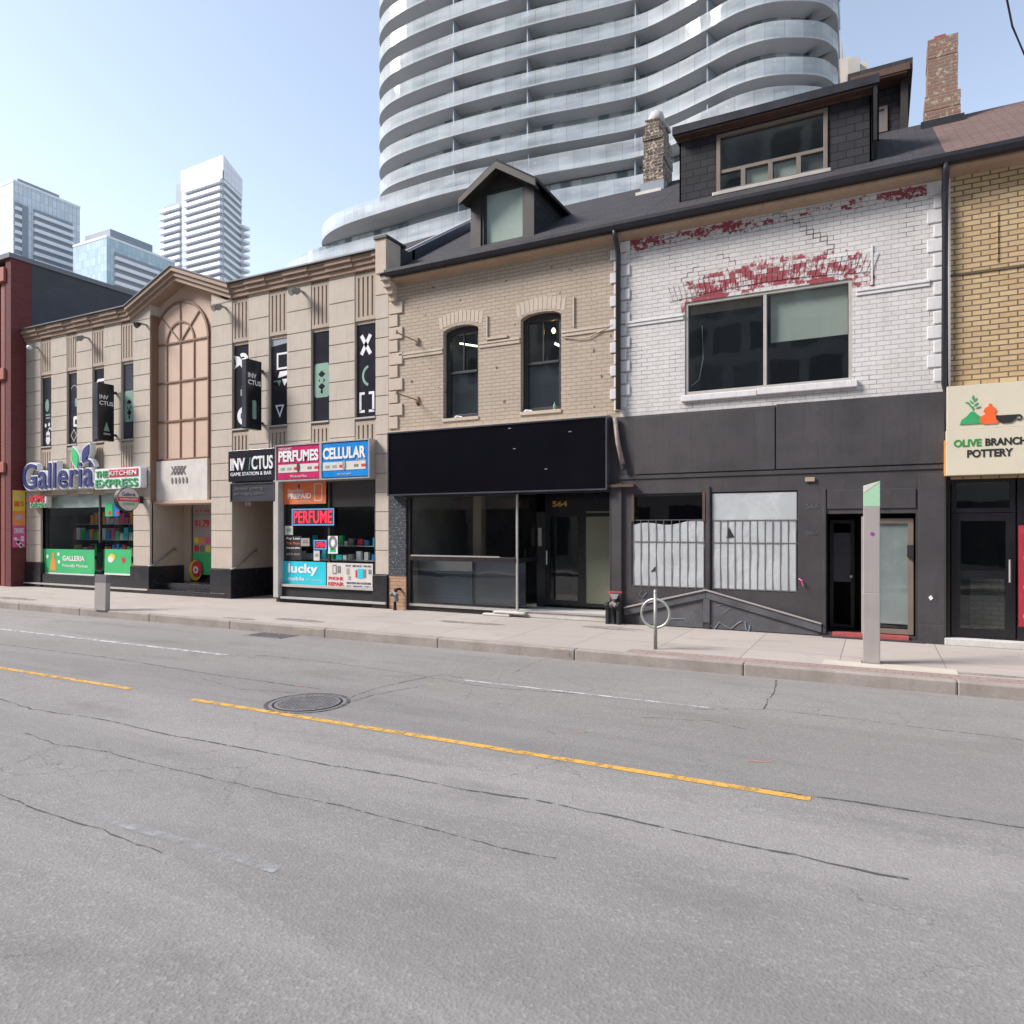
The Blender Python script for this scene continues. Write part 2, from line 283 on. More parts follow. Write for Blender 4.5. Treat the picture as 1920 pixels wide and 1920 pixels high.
# ------------------------------------------------------------------ mesh builder
class MB:
    def __init__(s): s.v = []; s.f = []; s.uv = {}
    def quad(s, *p):
        i = len(s.v); s.v += [tuple(q) for q in p]; s.f.append(tuple(range(i, i + len(p)))); return s
    def box(s, x0, x1, y0, y1, z0, z1):
        if x0 > x1: x0, x1 = x1, x0
        if y0 > y1: y0, y1 = y1, y0
        if z0 > z1: z0, z1 = z1, z0
        i = len(s.v)
        s.v += [(x0, y0, z0), (x1, y0, z0), (x1, y1, z0), (x0, y1, z0), (x0, y0, z1), (x1, y0, z1), (x1, y1, z1), (x0, y1, z1)]
        for f in ((0, 3, 2, 1), (4, 5, 6, 7), (0, 1, 5, 4), (1, 2, 6, 5), (2, 3, 7, 6), (3, 0, 4, 7)): s.f.append(tuple(i + k for k in f))
        return s
    def prism(s, pts, y0, y1, axis='y'):
        """pts: (x,z) outline; extruded along y (or pts (y,z) along x, or pts (x,y) along z)"""
        n = len(pts); i = len(s.v)
        def P(a, b, t): return (a, t, b) if axis == 'y' else ((t, a, b) if axis == 'x' else (a, b, t))
        s.v += [P(a, b, y0) for a, b in pts] + [P(a, b, y1) for a, b in pts]
        tris = tessellate_polygon([[Vector((a, b, 0)) for a, b in pts]])
        for t in tris: s.f.append(tuple(i + k for k in t)); s.f.append(tuple(i + n + k for k in reversed(t)))
        for k in range(n): s.f.append((i + k, i + (k + 1) % n, i + n + (k + 1) % n, i + n + k))
        return s
    def wall(s, outer, holes, y0, depth):
        """front face at y0 with openings, and the reveals of every opening"""
        loops = [outer] + holes; i = len(s.v); flat_ = [p for L in loops for p in L]
        s.v += [(a, y0, b) for a, b in flat_]
        for t in tessellate_polygon([[Vector((a, b, 0)) for a, b in L] for L in loops]): s.f.append(tuple(i + k for k in t))
        for L in holes:
            n = len(L)
            for k in range(n):
                a, b = L[k], L[(k + 1) % n]
                s.quad((a[0], y0, a[1]), (b[0], y0, b[1]), (b[0], y0 + depth, b[1]), (a[0], y0 + depth, a[1]))
        return s
    def tube(s, pts, r, n=10, cap=True):
        pts = [Vector(p) for p in pts]; rings = []
        for k, p in enumerate(pts):
            d = (pts[min(k + 1, len(pts) - 1)] - pts[max(k - 1, 0)]).normalized()
            a = d.cross(Vector((0, 0, 1)));
            if a.length < 1e-3: a = Vector((1, 0, 0))
            a.normalize(); b = d.cross(a); rr = r[k] if isinstance(r, (list, tuple)) else r
            i = len(s.v); s.v += [tuple(p + a * math.cos(t) * rr + b * math.sin(t) * rr) for t in [2 * math.pi * q / n for q in range(n)]]; rings.append(i)
        for i, j in zip(rings, rings[1:]):
            for q in range(n): s.f.append((i + q, i + (q + 1) % n, j + (q + 1) % n, j + q))
        if cap: s.f.append(tuple(rings[0] + q for q in range(n))); s.f.append(tuple(rings[-1] + q for q in reversed(range(n))))
        return s
    def strip(s, path, z0, z1, u0=0.0):
        u = u0
        for a, b in zip(path, path[1:]):
            d = math.hypot(b[0] - a[0], b[1] - a[1]); s.quad((a[0], a[1], z0), (b[0], b[1], z0), (b[0], b[1], z1), (a[0], a[1], z1))
            s.uv[len(s.f) - 1] = ((u, 0), (u + d, 0), (u + d, z1 - z0), (u, z1 - z0)); u += d
        return s
    def build(s, name, mat, parent=None, bevel=0.0, smooth=False, org=None):
        if org is None:
            org = Vector(parent['_org']) if parent is not None else Vector((0, 0, 0))
        me = bpy.data.meshes.new(name); me.from_pydata([tuple(Vector(v) - Vector(org)) for v in s.v], [], s.f)
        if s.uv:
            L = me.uv_layers.new(name='UVMap')
            for fi, c in s.uv.items():
                for li, q in zip(me.polygons[fi].loop_indices, c): L.data[li].uv = q
        else:
            bm = bmesh.new(); bm.from_mesh(me); bmesh.ops.recalc_face_normals(bm, faces=bm.faces)
            bm.to_mesh(me); bm.free()
        me.materials.append(mat if not isinstance(mat, str) else M[mat])
        o = bpy.data.objects.new(name, me); C.objects.link(o); o['_org'] = tuple(org)
        if parent is not None: o.parent = parent
        else: o.location = org
        if smooth:
            for p in me.polygons: p.use_smooth = True
        if bevel:
            b = o.modifiers.new('bevel', 'BEVEL'); b.width = bevel; b.segments = 2; b.limit_method = 'ANGLE'; b.angle_limit = R(40)
        return o
def tag(o, label=None, cat=None, group=None, kind=None):
    if label: o['label'] = label
    if cat: o['category'] = cat
    if group: o['group'] = group
    if kind: o['kind'] = kind
    return o
def thing(name, label, cat, org, group=None):
    o = bpy.data.objects.new(name, None); C.objects.link(o); o.location = org; o['_org'] = tuple(org); o.empty_display_size = .3
    return tag(o, label, cat, group)
def box(name, mat, parent, x0, x1, y0, y1, z0, z1, bevel=0.0): return MB().box(x0, x1, y0, y1, z0, z1).build(name, mat, parent, bevel)
def room(mb, x0, x1, y0, y1, z0, z1, open_right=False):
    mb.quad((x0, y1, z0), (x1, y1, z0), (x1, y1, z1), (x0, y1, z1)); mb.quad((x0, y0, z0), (x0, y1, z0), (x0, y1, z1), (x0, y0, z1))
    if open_right: y0_ = y0 + .95
    else: y0_ = y0
    mb.quad((x1, y0_, z0), (x1, y1, z0), (x1, y1, z1), (x1, y0_, z1)); mb.quad((x0, y0, z0), (x1, y0, z0), (x1, y1, z0), (x0, y1, z0))
    return mb.quad((x0, y0, z1), (x1, y0, z1), (x1, y1, z1), (x0, y1, z1))
def frame(mb, x0, x1, z0, z1, y0, y1, t, mull=(), rails=()):
    mb.box(x0, x0 + t, y0, y1, z0, z1); mb.box(x1 - t, x1, y0, y1, z0, z1)
    mb.box(x0 + t, x1 - t, y0, y1, z0, z0 + t); mb.box(x0 + t, x1 - t, y0, y1, z1 - t, z1)
    for m in mull: mb.box(m - t / 2, m + t / 2, y0 + .003, y1 - .003, z0 + t, z1 - t)
    for r in rails: mb.box(x0 + t, x1 - t, y0 + .005, y1 - .005, r - t / 2, r + t / 2)
    return mb
def pane(x0, x1, z0, z1, y): return MB().box(x0, x1, y, y + .006, z0, z1)
def text(s_, box4, y, mat, parent, ext=.008, bold=0.0, face='front', name='lettering', align='CENTER', extra=0.0):
    """letters fitted into (x0,x1,z0,z1); face='front' lies in the wall plane at y, face='side' lies in plane X=y with x0,x1 as Y"""
    cu = bpy.data.curves.new('t', 'FONT'); cu.body = s_; cu.extrude = .05; cu.offset = bold; cu.align_x = align; cu.resolution_u = 6; cu.space_line = .8
    cu.space_character = 1.0 + extra
    t = bpy.data.objects.new('t', cu); C.objects.link(t)
    me = bpy.data.meshes.new_from_object(t); bpy.data.objects.remove(t); bpy.data.curves.remove(cu)
    xs = [v.co.x for v in me.vertices]; ys = [v.co.y for v in me.vertices]
    ax, bx, ay, by = min(xs), max(xs), min(ys), max(ys); x0, x1, z0, z1 = box4; org = Vector(parent['_org'])
    for v in me.vertices:
        X = x0 + (v.co.x - ax) / (bx - ax) * (x1 - x0); Z = z0 + (v.co.y - ay) / (by - ay) * (z1 - z0); e = v.co.z / .05 * ext
        v.co = (Vector((X, y - e, Z)) if face == 'front' else Vector((y + e, X, Z))) - org
    me.name = name; me.materials.clear(); me.materials.append(M[mat] if isinstance(mat, str) else mat)
    o = bpy.data.objects.new(name, me); C.objects.link(o); o.parent = parent; o['_org'] = tuple(org); return o
def disc(cx, cz, rx, rz=None, n=28, a0=0, a1=360):
    rz = rz or rx; full = a1 - a0 >= 360; k = n if full else n + 1
    return [(cx + rx * math.cos(R(a0 + (a1 - a0) * i / n)), cz + rz * math.sin(R(a0 + (a1 - a0) * i / n))) for i in range(k)]
def arc(cx, cz, r0, r1, a0, a1, n=16, q=1.0):
    return [(cx + r1 * math.cos(R(a0 + (a1 - a0) * i / n)), cz + q * r1 * math.sin(R(a0 + (a1 - a0) * i / n))) for i in range(n + 1)] + \
           [(cx + r0 * math.cos(R(a1 - (a1 - a0) * i / n)), cz + q * r0 * math.sin(R(a1 - (a1 - a0) * i / n))) for i in range(n + 1)]
def rrect(x0, x1, z0, z1, r, n=5):
    p = []
    for cx, cz, a in ((x1 - r, z0 + r, -90), (x1 - r, z1 - r, 0), (x0 + r, z1 - r, 90), (x0 + r, z0 + r, 180)):
        p += [(cx + r * math.cos(R(a + 90 * i / n)), cz + r * math.sin(R(a + 90 * i / n))) for i in range(n + 1)]
    return p
# ================================================================== SETTING
RZ = -.16
tag(MB().box(-900, 900, -600, 1300, -.6, -.22).build('ground', 'earth'), kind='structure')
road = tag(MB().box(-160, 120, .9, 9.9, -.215, RZ).build('road', 'asphalt'), kind='structure')
tag(MB().box(-160, 120, 10.06, 15.5, -.2, 0).build('sidewalk', 'paving'), kind='structure')
tag(MB().box(-160, 120, -4.6, .72, -.2, 0).build('near_sidewalk', 'paving'), kind='structure')
kb = MB(); x = -80.0
while x < 40:
    L_ = 2.45
    kb.box(x, x + L_ - .005, 9.9, 10.06, -.2, .004); kb.box(x, x + L_ - .012, .74, .9, -.2, .004); x += L_
tag(kb.build('kerb', 'kerb', bevel=.02), kind='structure')
def ground_strip(pts, wd, z, jag=0.0):
    mb = MB(); P = [Vector(G(a, b, RZ)) for a, b in pts]; Q = [P[0]]
    for a, b in zip(P, P[1:]):
        n = max(1, int((b - a).length / .12)) if jag else 1
        Q += [a.lerp(b, k / n) for k in range(1, n + 1)]
    if jag: Q = [q + Vector((random.uniform(-jag, jag), random.uniform(-jag, jag))) for q in Q]
    for k in range(len(Q) - 1):
        a, b = Q[k], Q[k + 1]; d = (b - a).normalized(); nn = Vector((-d.y, d.x)); wa = wd * .58 * (random.uniform(.5, 1.3) if jag else 1) / 2
        mb.quad((*(a - nn * wa), z), (*(b - nn * wa), z), (*(b + nn * wa), z), (*(a + nn * wa), z))
    return mb
# painted lines (straight along the street)
def line(name, px0, px1, yl, wd, mat):
    def xx(px): r = ray(px); return r[0] / r[1] * yl
    return tag(MB().quad((xx(px0), yl - wd / 2, RZ + .004), (xx(px1), yl - wd / 2, RZ + .004), (xx(px1), yl + wd / 2, RZ + .004), (xx(px0), yl + wd / 2, RZ + .004)).build(name, mat, road, org=(0, 0, 0)))
line('yellow_line', 360, 1520, 5.575, .088, 'yellow'); line('yellow_line', -500, 245, 5.6, .088, 'yellow')
line('white_line', -600, 425, 7.8, .10, 'lane'); line('white_line', 860, 1330, 7.92, .05, 'lane'); M['lane2'] = broken('nearly_worn_off_paint', (.42, .42, .42), .55, 5, .8, .16)
line('white_line', 150, 520, 3.0, .075, 'lane2')
for pts, wd in (([(0, 1310), (60, 1330), (200, 1350), (300, 1375), (440, 1400), (600, 1432), (740, 1455), (880, 1482), (1000, 1500), (1130, 1527), (1280, 1560), (1500, 1606), (1700, 1650)], .035),
                ([(50, 1375), (100, 1395), (200, 1410), (300, 1437), (380, 1455), (520, 1487), (640, 1512), (760, 1543), (900, 1580), (1040, 1610)], .022),
                ([(1430, 1480), (1560, 1498), (1700, 1520), (1920, 1552), (2000, 1570)], .045),
                ([(658, 1307), (700, 1292), (760, 1278), (830, 1265), (868, 1272)], .03), ([(600, 1335), (700, 1303), (800, 1285)], .02),
                ([(1457, 1275), (1450, 1300), (1440, 1312), (1432, 1330)], .04), ([(1300, 1330), (1440, 1330), (1600, 1348), (1700, 1361), (1920, 1388)], .02),
                ([(0, 1208), (200, 1233), (420, 1268), (600, 1292)], .035), ([(480, 1228), (600, 1240), (760, 1262), (920, 1290), (1100, 1302)], .025),
                ([(380, 1273), (450, 1292), (560, 1300)], .02), ([(960, 1262), (1010, 1240), (1060, 1225)], .015),
                ([(0, 1490), (90, 1525), (190, 1555), (300, 1600)], .02), ([(1200, 1345), (1330, 1352), (1400, 1368)], .015)):
    ground_strip(pts, wd, RZ + .003, .012).build('crack', 'seam', road, org=(0, 0, 0))
M['pinkmark'] = broken('pink_survey_paint', (.55, .22, .2), .52, 9, .8, .1)
for pts in (([(1080, 1375), (1110, 1372)]), ([(1400, 1427), (1450, 1430)]), ([(700, 1310), (735, 1309)]), ([(552, 1286), (566, 1288)])):
    ground_strip(pts, .04, RZ + .0045).build('survey_mark', 'pinkmark', road, org=(0, 0, 0))
M['yelmark'] = broken('yellow_survey_paint', (.7, .58, .08), .5, 12, .8, .1)
ground_strip([(785, 1285), (835, 1283)], .03, RZ + .0045).build('survey_mark', 'yelmark', road, org=(0, 0, 0))
mc = MB()
for (a, b) in ((G(1033, 1218, .005), G(1060, 1217, .005)), (G(560, 1180, .005), G(605, 1181, .005))):
    mc.quad((a[0], a[1] - .02, .008), (b[0], b[1] - .02, .008), (b[0], b[1] + .02, .008), (a[0], a[1] + .02, .008))
tag(mc.build('kerb_mark', 'yelmark'), kind='structure')
# brick border set in the paving near the kerb
M['course_shadow_brown'] = pm('dark_course', (.12, .08, .05), .8)
M['paver'] = brick('paver_border', (.36, .26, .235), (.30, .22, .20), (.16, .12, .10), .20, .10, .006, .5, .2, .25, horiz=True)
tag(MB().box(-3.3, 20, 10.08, 10.34, -.1, .004).build('brick_border', 'paver'), kind='structure')
M['newconc'] = pm('newer_concrete', (.50, .45, .38), .85, .08, 3, .3, 50)
tag(MB().box(fx(1510, 10.2) + .2, fx(1800, 10.2), 10.36, 10.74, -.1, .004).build('paving_patch', 'newconc'), kind='structure')
# damp stains on the pavement
st = MB()
for (px, py, rx, ry) in ((880, 1168, .8, .16), (1150, 1178, .6, .2), (560, 1163, .7, .15), (20, 1122, 1.2, .2), (450, 1160, .5, .12), (1800, 1262, .9, .1)):
    g = G(px, py); st.prism([(g[0] + rx * math.cos(t) * random.uniform(.8, 1.1), g[1] + ry * math.sin(t) * random.uniform(.8, 1.1)) for t in [k * math.pi / 9 for k in range(18)]], .003, .0035, 'z')
tag(st.build('pavement_stain', 'stain'), kind='structure')
# drain grate at the kerb
a = G(515, 1190, RZ); dg = thing('drain_grate', 'small iron drain grate in the gutter beside the kerb', 'drain grate', (a[0], 9.62, RZ)); dm_ = MB()
for k in range(9): dm_.box(a[0] - .40 + k * .1, a[0] - .36 + k * .1, 9.42, 9.86, RZ - .01, RZ + .006)
dm_.box(a[0] - .44, a[0] + .48, 9.40, 9.43, RZ - .01, RZ + .008).box(a[0] - .44, a[0] + .48, 9.86, 9.89, RZ - .01, RZ + .008).build('grate', 'iron', dg); MB().box(a[0] - .44, a[0] + .48, 9.42, 9.87, RZ + .0005, RZ + .002).build('pit', 'blackmat', dg)
# manhole
g = G(577, 1318, RZ); mh = thing('manhole_cover', 'round cast iron manhole cover with ringed edge sunk in the asphalt', 'manhole cover', (g[0], g[1], RZ))
MB().prism(disc(g[0], g[1], .36, .36, 40), RZ - .02, RZ + .006, 'z').build('lid', 'iron', mh)
m2 = MB()
for k in range(-7, 8):
    h = math.sqrt(max(.01, .33 ** 2 - (k * .045) ** 2)); m2.box(g[0] + k * .045 - .01, g[0] + k * .045 + .01, g[1] - h, g[1] + h, RZ + .006, RZ + .011)
m2.build('tread', 'iron', mh)
MB().prism(arc(g[0], g[1], .365, .39, 0, 359.5, 48), RZ - .02, RZ + .002, 'z').build('gap', 'blackmat', mh)
rr = arc(g[0], g[1], .43, .475, 0, 359.5, 48); MB().prism(rr, RZ - .02, RZ + .003, 'z').build('rim', 'seam', mh)
# ================================================================== RED BRICK BUILDING (far left)
XR = fx(48)                                    # its party-wall side
rb = thing('red_brick_building', 'red brick building with orange stone bands and grey painted side wall at the left edge', 'building', (XR - 4, 12.67, 0))
MB().box(XR - 14, XR - .3, 12.87, 34, 0, 10.4).build('wall', 'red_brick', rb)
MB().box(XR - .3, XR, 12.67, 13.3, 0, 10.45).build('corner_pier', 'red_brick', rb)
MB().box(XR - .3, XR + .003, 13.3, 34, 0, 10.45).build('side_wall', 'grey_block', rb)
MB().box(XR - 14, XR + .05, 12.6, 34, 10.45, 10.6).build('parapet_cap', 'capmetal', rb)
for k, x in enumerate((XR - .62, XR - 1.0)): MB().box(x, x + .22, 12.7, 12.87, 0, 10.1).build('pilaster', 'red_pier', rb, .01)
for z0, z1 in ((9.75, 10.2), (6.62, 6.98), (3.65, 3.98)):
    MB().box(XR - 14, XR - .28, 12.60, 12.8, z0, z1).build('stone_band', 'red_stone', rb, .01)
for z0, z1 in ((7.05, 9.6), (4.1, 6.0), (.5, 3.3)):
    x0, x1 = XR - 3.4, XR - 1.1
    f = frame(MB(), x0, x1, z0, z1, 12.83, 12.9, .08, (XR - 2.2,)).build('window', 'frame_dk', rb)
    pane(x0 + .06, x1 - .06, z0 + .06, z1 - .06, 12.862).build('pane', 'glass_dark', f)
ps = thing('banner_sign', 'narrow yellow and pink vertical banner on the red brick pier', 'banner', (XR, 12.9, 2))
M['by'] = flat('banner_yellow', (.72, .55, .05)); M['bo'] = flat('banner_orange', (.75, .28, .06)); M['bp'] = flat('banner_pink', (.68, .09, .27))
M['lav'] = flat('lavender', (.5, .42, .68)); M['red'] = flat('sign_red', (.62, .03, .05)); M['blue'] = flat('sign_blue', (.02, .05, .32))
def zs(py): return fz(34, py, 12.9)
MB().box(XR + .003, XR + .025, 12.71, 13.09, zs(1026), zs(919)).build('panel', 'bp', ps)
MB().box(XR + .02, XR + .028, 12.712, 13.088, zs(975), zs(920)).build('colour_band', 'by', ps)
MB().box(XR + .02, XR + .030, 12.714, 13.086, zs(985), zs(958)).build('colour_band', 'bo', ps)
pm_ = MB()
for k in range(9): pm_.prism(disc(12.9 + random.uniform(-.13, .13), zs(1024 - k * 2), .05), XR + .02, XR + .029, 'x')
pm_.build('picture', 'white', ps)
text('BUBBLE TEA', (12.76, 13.04, zs(950), zs(940)), XR + .03, 'red', ps, .003, .02, 'side'); text('NEW', (12.78, 13.02, zs(975), zs(965)), XR + .032, 'lav', ps, .003, .02, 'side')
MB().prism(disc(12.9, zs(930), .06), XR + .02, XR + .033, 'x').build('emblem', 'lav', ps)
text('DRINKS', (12.76, 13.04, zs(1000), zs(990)), XR + .03, 'white', ps, .003, .02, 'side')
# ================================================================== TAN STONE BUILDING
tb = thing('stone_commercial_building', 'two storey tan stone building with arched panel, gable and narrow dark windows', 'building', (-17.0, Y0, 0))
XB1 = fx(728); YW = Y0 + .05
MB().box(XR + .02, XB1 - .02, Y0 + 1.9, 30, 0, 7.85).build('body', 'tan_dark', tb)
pier_px = [(49, 76), (96, 125), (144, 173), (195, 227), (250, 281), (396, 435), (466, 504), (538, 583), (617, 665), (704, 728.5)]
JZ = [7.88, 7.8, 7.22, 6.67, 6.23, 5.785, 5.34, 4.895, 4.45, 4.0, 3.56, 3.11, 2.67, 2.22, 1.78, 1.33, .77]
PX = [(fx(a), fx(b)) for a, b in pier_px]
for i, (a, b) in enumerate(PX):
    m_ = MB(); zlow = .77
    if i in (1, 2, 3, 6, 7, 8): zlow = 2.9 if i < 5 else 3.2
    m_.box(a + .004, b - .004, Y0 + .016, YW + .02, zlow, 7.86)
    for z1, z0 in zip(JZ, JZ[1:]):
        if z0 >= zlow - .2: m_.box(a, b, Y0, YW - .01, max(z0, zlow) + .011, z1 - .011)
    m_.build('pier', 'tan', tb, .006)
# strips between piers with fluted panels, sills and filmed windows
strips = [(0, 1), (1, 2), (2, 3), (3, 4), (5, 6), (6, 7), (7, 8), (8, 9)]
WZ0, WZ1 = 4.44, 6.63
SY = YW + .0
for k, (i, j) in enumerate(strips):
    x0, x1 = PX[i][1], PX[j][0]; lo = 2.85 if k < 4 else 3.1
    m_ = MB(); m_.wall([(x0, lo), (x1, lo), (x1, 7.86), (x0, 7.86)], [[(x0 + .01, WZ0), (x1 - .01, WZ0), (x1 - .01, WZ1), (x0 + .01, WZ1)]], SY, .12)
    n = 4; p_ = (x1 - x0) / (n + .6)
    for (za, zb) in ((6.80, 7.72), (3.45 if k > 3 else 3.2, 4.26)):
        for q in range(n + 1): m_.box(x0 + .002 + q * p_, x0 + q * p_ + p_ * .62, SY - .035, SY + .01, za, zb)
        m_.box(x0 + .002, x1 - .002, SY - .036, SY + .01, zb, zb + .09); m_.box(x0 + .002, x1 - .002, SY - .036, SY + .01, za - .09, za)
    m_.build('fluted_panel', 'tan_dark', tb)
    MB().box(x0 + .003, x1 - .003, SY - .07, SY + .12, WZ0 - .035, WZ0 + .002).build('sill', 'sillgrey', tb)
    wn = MB().box(x0, x1, SY + .02, SY + .10, WZ0 - .02, WZ1 + .02).build('window', 'film' if k not in (3,) else 'film2', tb)
    cx = (x0 + x1) / 2; ww = x1 - x0; yf = SY + .02
    def sym(pts, mat, d=.006): MB().prism([(min(max(a, x0 + .002), x1 - .002), b) for a, b in pts], yf - d, yf + .01).build('symbol', mat, wn)
    if k == 0:
        sym(disc(cx - .04, 5.75, .10, .2), 'sage'); sym(rrect(cx - .12, cx + .12, 5.42, 5.47, .02), 'sage'); sym(rrect(cx - .12, cx + .12, 5.33, 5.37, .02), 'sage')
        sym(disc(cx - .12, 5.12, .05, .06), 'white'); sym(disc(cx + .06, 5.14, .05, .06), 'white')
        sym(disc(cx, 4.66, .11, .15), 'white'); sym(disc(cx, 4.84, .10, .09), 'white'); sym(arc(cx + .1, 4.95, .06, .09, 0, 180), 'white')
    if k == 1:
        sym(arc(cx + .02, 6.1, .14, .17, 20, 160), 'dist_grey'); sym(rrect(cx + .06, x1, 5.6, 5.85, .03), 'sage'); sym(rrect(cx - .02, x1, 4.98, 5.3, .05), 'white'); sym(rrect(cx + .06, x1, 5.05, 5.2, .03), 'film', .009)
        for a0, a1 in ((0, 90), (90, 180), (180, 270), (270, 360)):
            p = [(cx + .16 * math.cos(R(a0)), 4.72 + .2 * math.sin(R(a0))), (cx + .16 * math.cos(R(a1)), 4.72 + .2 * math.sin(R(a1)))]
            sym([p[0], p[1], (cx + (p[1][0] - cx) * .78, 4.72 + (p[1][1] - 4.72) * .78), (cx + (p[0][0] - cx) * .78, 4.72 + (p[0][1] - 4.72) * .78)], 'frame_lt')
    if k == 2:
        sym([(cx - .12, 6.25), (x1, 6.25), (x1, 6.33), (cx - .1, 6.33), (cx - .16, 6.27), (cx - .16, 6.12), (cx - .12, 6.12)], 'white'); sym(disc(x0 + .05, 5.4, .05), 'white'); sym(disc(x0 + .05, 5.15, .05), 'white')
    if k in (3, 6):
        h0, h1 = (4.95, 5.85) if k == 3 else (5.03, 5.86)
        sym(rrect(x0 + .06, x1 - .05, h0, h1, .08), 'sage')
        for pz in (.32, .5, .68): sym([(cx - .11, h0 + pz * .83), (cx, h0 + pz * .83 - .09), (cx + .11, h0 + pz * .83), (cx, h0 + pz * .83 + .09)], 'film', .009)
        sym(disc(cx, h0 + .14, .035, .05), 'film', .009); sym(disc(cx, (h0 + h1) / 2, .06, .08), 'sage', .012)
    if k == 4:
        sym([(x0, 6.38), (x0 + .18, 6.34), (cx + .02, 6.22), (cx + .14, 6.0), (cx - .02, 6.04), (cx - .08, 6.12), (x0, 6.02), (x0 + .08, 6.18)], 'white')
        sym(arc(cx + .02, 6.22, .10, .20, -10, 120), 'white'); sym(rrect(cx - .06, cx + .08, 5.3, 5.48, .03), 'dist_grey'); sym([(cx - .03, 5.53), (cx + .08, 5.7), (cx + .08, 5.55)], 'dist_grey')
        sym(arc(cx + .06, 4.78, .12, .24, 85, 275), 'white'); sym(arc(cx + .06, 4.78, .04, .08, 40, 275), 'white')
    if k == 5:
        sym([(x0, 6.45), (x1, 6.5), (x1, 6.63), (x0, 6.63)], 'dist_grey', .004)
        for r_ in ((cx - .1, x1, 6.22, 6.27), (cx - .1, cx - .05, 5.9, 6.22), (cx - .1, x1, 5.85, 5.9)): sym([(r_[0], r_[2]), (r_[1], r_[2]), (r_[1], r_[3]), (r_[0], r_[3])], 'white')
        sym([(cx - .06, 5.64), (x1, 5.70), (x1, 5.80), (cx - .0, 5.80)], 'white')
        sym([(cx - .2, 5.55), (cx - .08, 5.55), (cx - .02, 5.42), (cx + .03, 5.55), (cx + .03, 5.58), (cx - .2, 5.58)], 'sage'); sym([(cx + .08, 5.6), (x1 - .01, 5.6), (cx + .16, 5.42)], 'white')
        sym([(cx - .15, 4.96), (cx + .15, 4.96), (cx, 4.64)], 'white'); sym([(cx - .085, 4.92), (cx + .085, 4.92), (cx, 4.74)], 'film', .009)
    if k == 7:
        for s_ in (1, -1): sym([(cx - .2, 6.15 - s_ * .2), (cx - .12, 6.15 - s_ * .25), (cx + .15, 6.15 + s_ * .2), (cx + .07, 6.15 + s_ * .25)], 'white')
        sym(arc(cx + .12, 5.42, .2, .26, 110, 250), 'sage'); sym(arc(cx + .10, 5.42, .2, .26, -40, 40), 'sage')
        for q in ((-.22, -.06, 4.98, 5.04), (-.22, -.16, 4.6, 4.98), (-.22, -.06, 4.56, 4.62), (.06, .22, 4.98, 5.04), (.16, .22, 4.6, 4.98), (.06, .22, 4.56, 4.62)):
            sym([(cx + q[0], q[2]), (cx + q[1], q[2]), (cx + q[1], q[3]), (cx + q[0], q[3])], 'white')
# cornice runs with breaks at the piers, gable in the middle
GX0, GX1, GXM = fx(245), fx(437), fx(332)
def cornice(a, b):
    mb = MB()
    for z0, z1, y in ((7.86, 7.97, -.05), (7.97, 8.08, -.09), (8.08, 8.20, -.14)): mb.box(a, b, Y0 + y, Y0 + .6, z0, z1)
    for (p0, p1) in PX:
        if p0 >= a - .1 and p1 <= b + .1: mb.box(p0 - .01, p1 + .01, Y0 - .165, Y0 - .02, 8.082, 8.203).box(p0 - .01, p1 + .01, Y0 - .11, Y0 - .02, 7.972, 8.078)
    return mb
cornice(XR + .02, GX0).build('cornice', 'cornice', tb, .008); cornice(GX1, XB1 + .02).build('cornice', 'cornice', tb, .008)
MB().box(XR + .02, GX0, Y0 - .22, Y0 + .7, 8.205, 8.24).build('roof_edge', 'capmetal', tb); MB().box(GX1, XB1 - .1, Y0 - .22, Y0 + .7, 8.205, 8.24).build('roof_edge', 'capmetal', tb)
gz = 9.02; gb = 8.2
def chev(t0, t1, y0, y1): return MB().prism([(GX0, gb - t0), (GXM, gz - t0), (GX1, gb - t0), (GX1, gb - t1), (GXM, gz - t1), (GX0, gb - t1)], y0, y1)
chev(.0, .12, Y0 - .20, Y0 + 1.0).build('gable_cornice', 'cornice', tb, .006); chev(.12, .24, Y0 - .14, Y0 + 1.0).build('gable_cornice', 'cornice', tb, .006); chev(.24, .36, Y0 - .08, Y0 + .9).build('gable_cornice', 'cornice', tb, .006)
chev(-.035, 0, Y0 - .23, Y0 + 4).build('roof_edge', 'capmetal', tb)
bx0, bx1 = PX[4][1], PX[5][0]; YB = Y0 + .28
def gzat(x, t): return gb - t + (gz - gb) * (1 - abs(x - GXM) / (GXM - GX0))
for a, b in ((GX0, bx0), (bx1, GX1)): MB().prism([(a, 7.8), (b, 7.8), (b, gzat(b, .36)), (a, gzat(a, .36) - .0)], Y0 + .006, YB).build('gable_shoulder', 'tan', tb)
MB().wall([(bx0 - .05, 2.5), (bx1 + .05, 2.5), (bx1 + .05, gzat(bx1, .2)), (GXM, gz - .3), (bx0 - .05, gzat(bx0, .2))], [], YB, 0).build('bay_wall', 'tan_panel', tb)
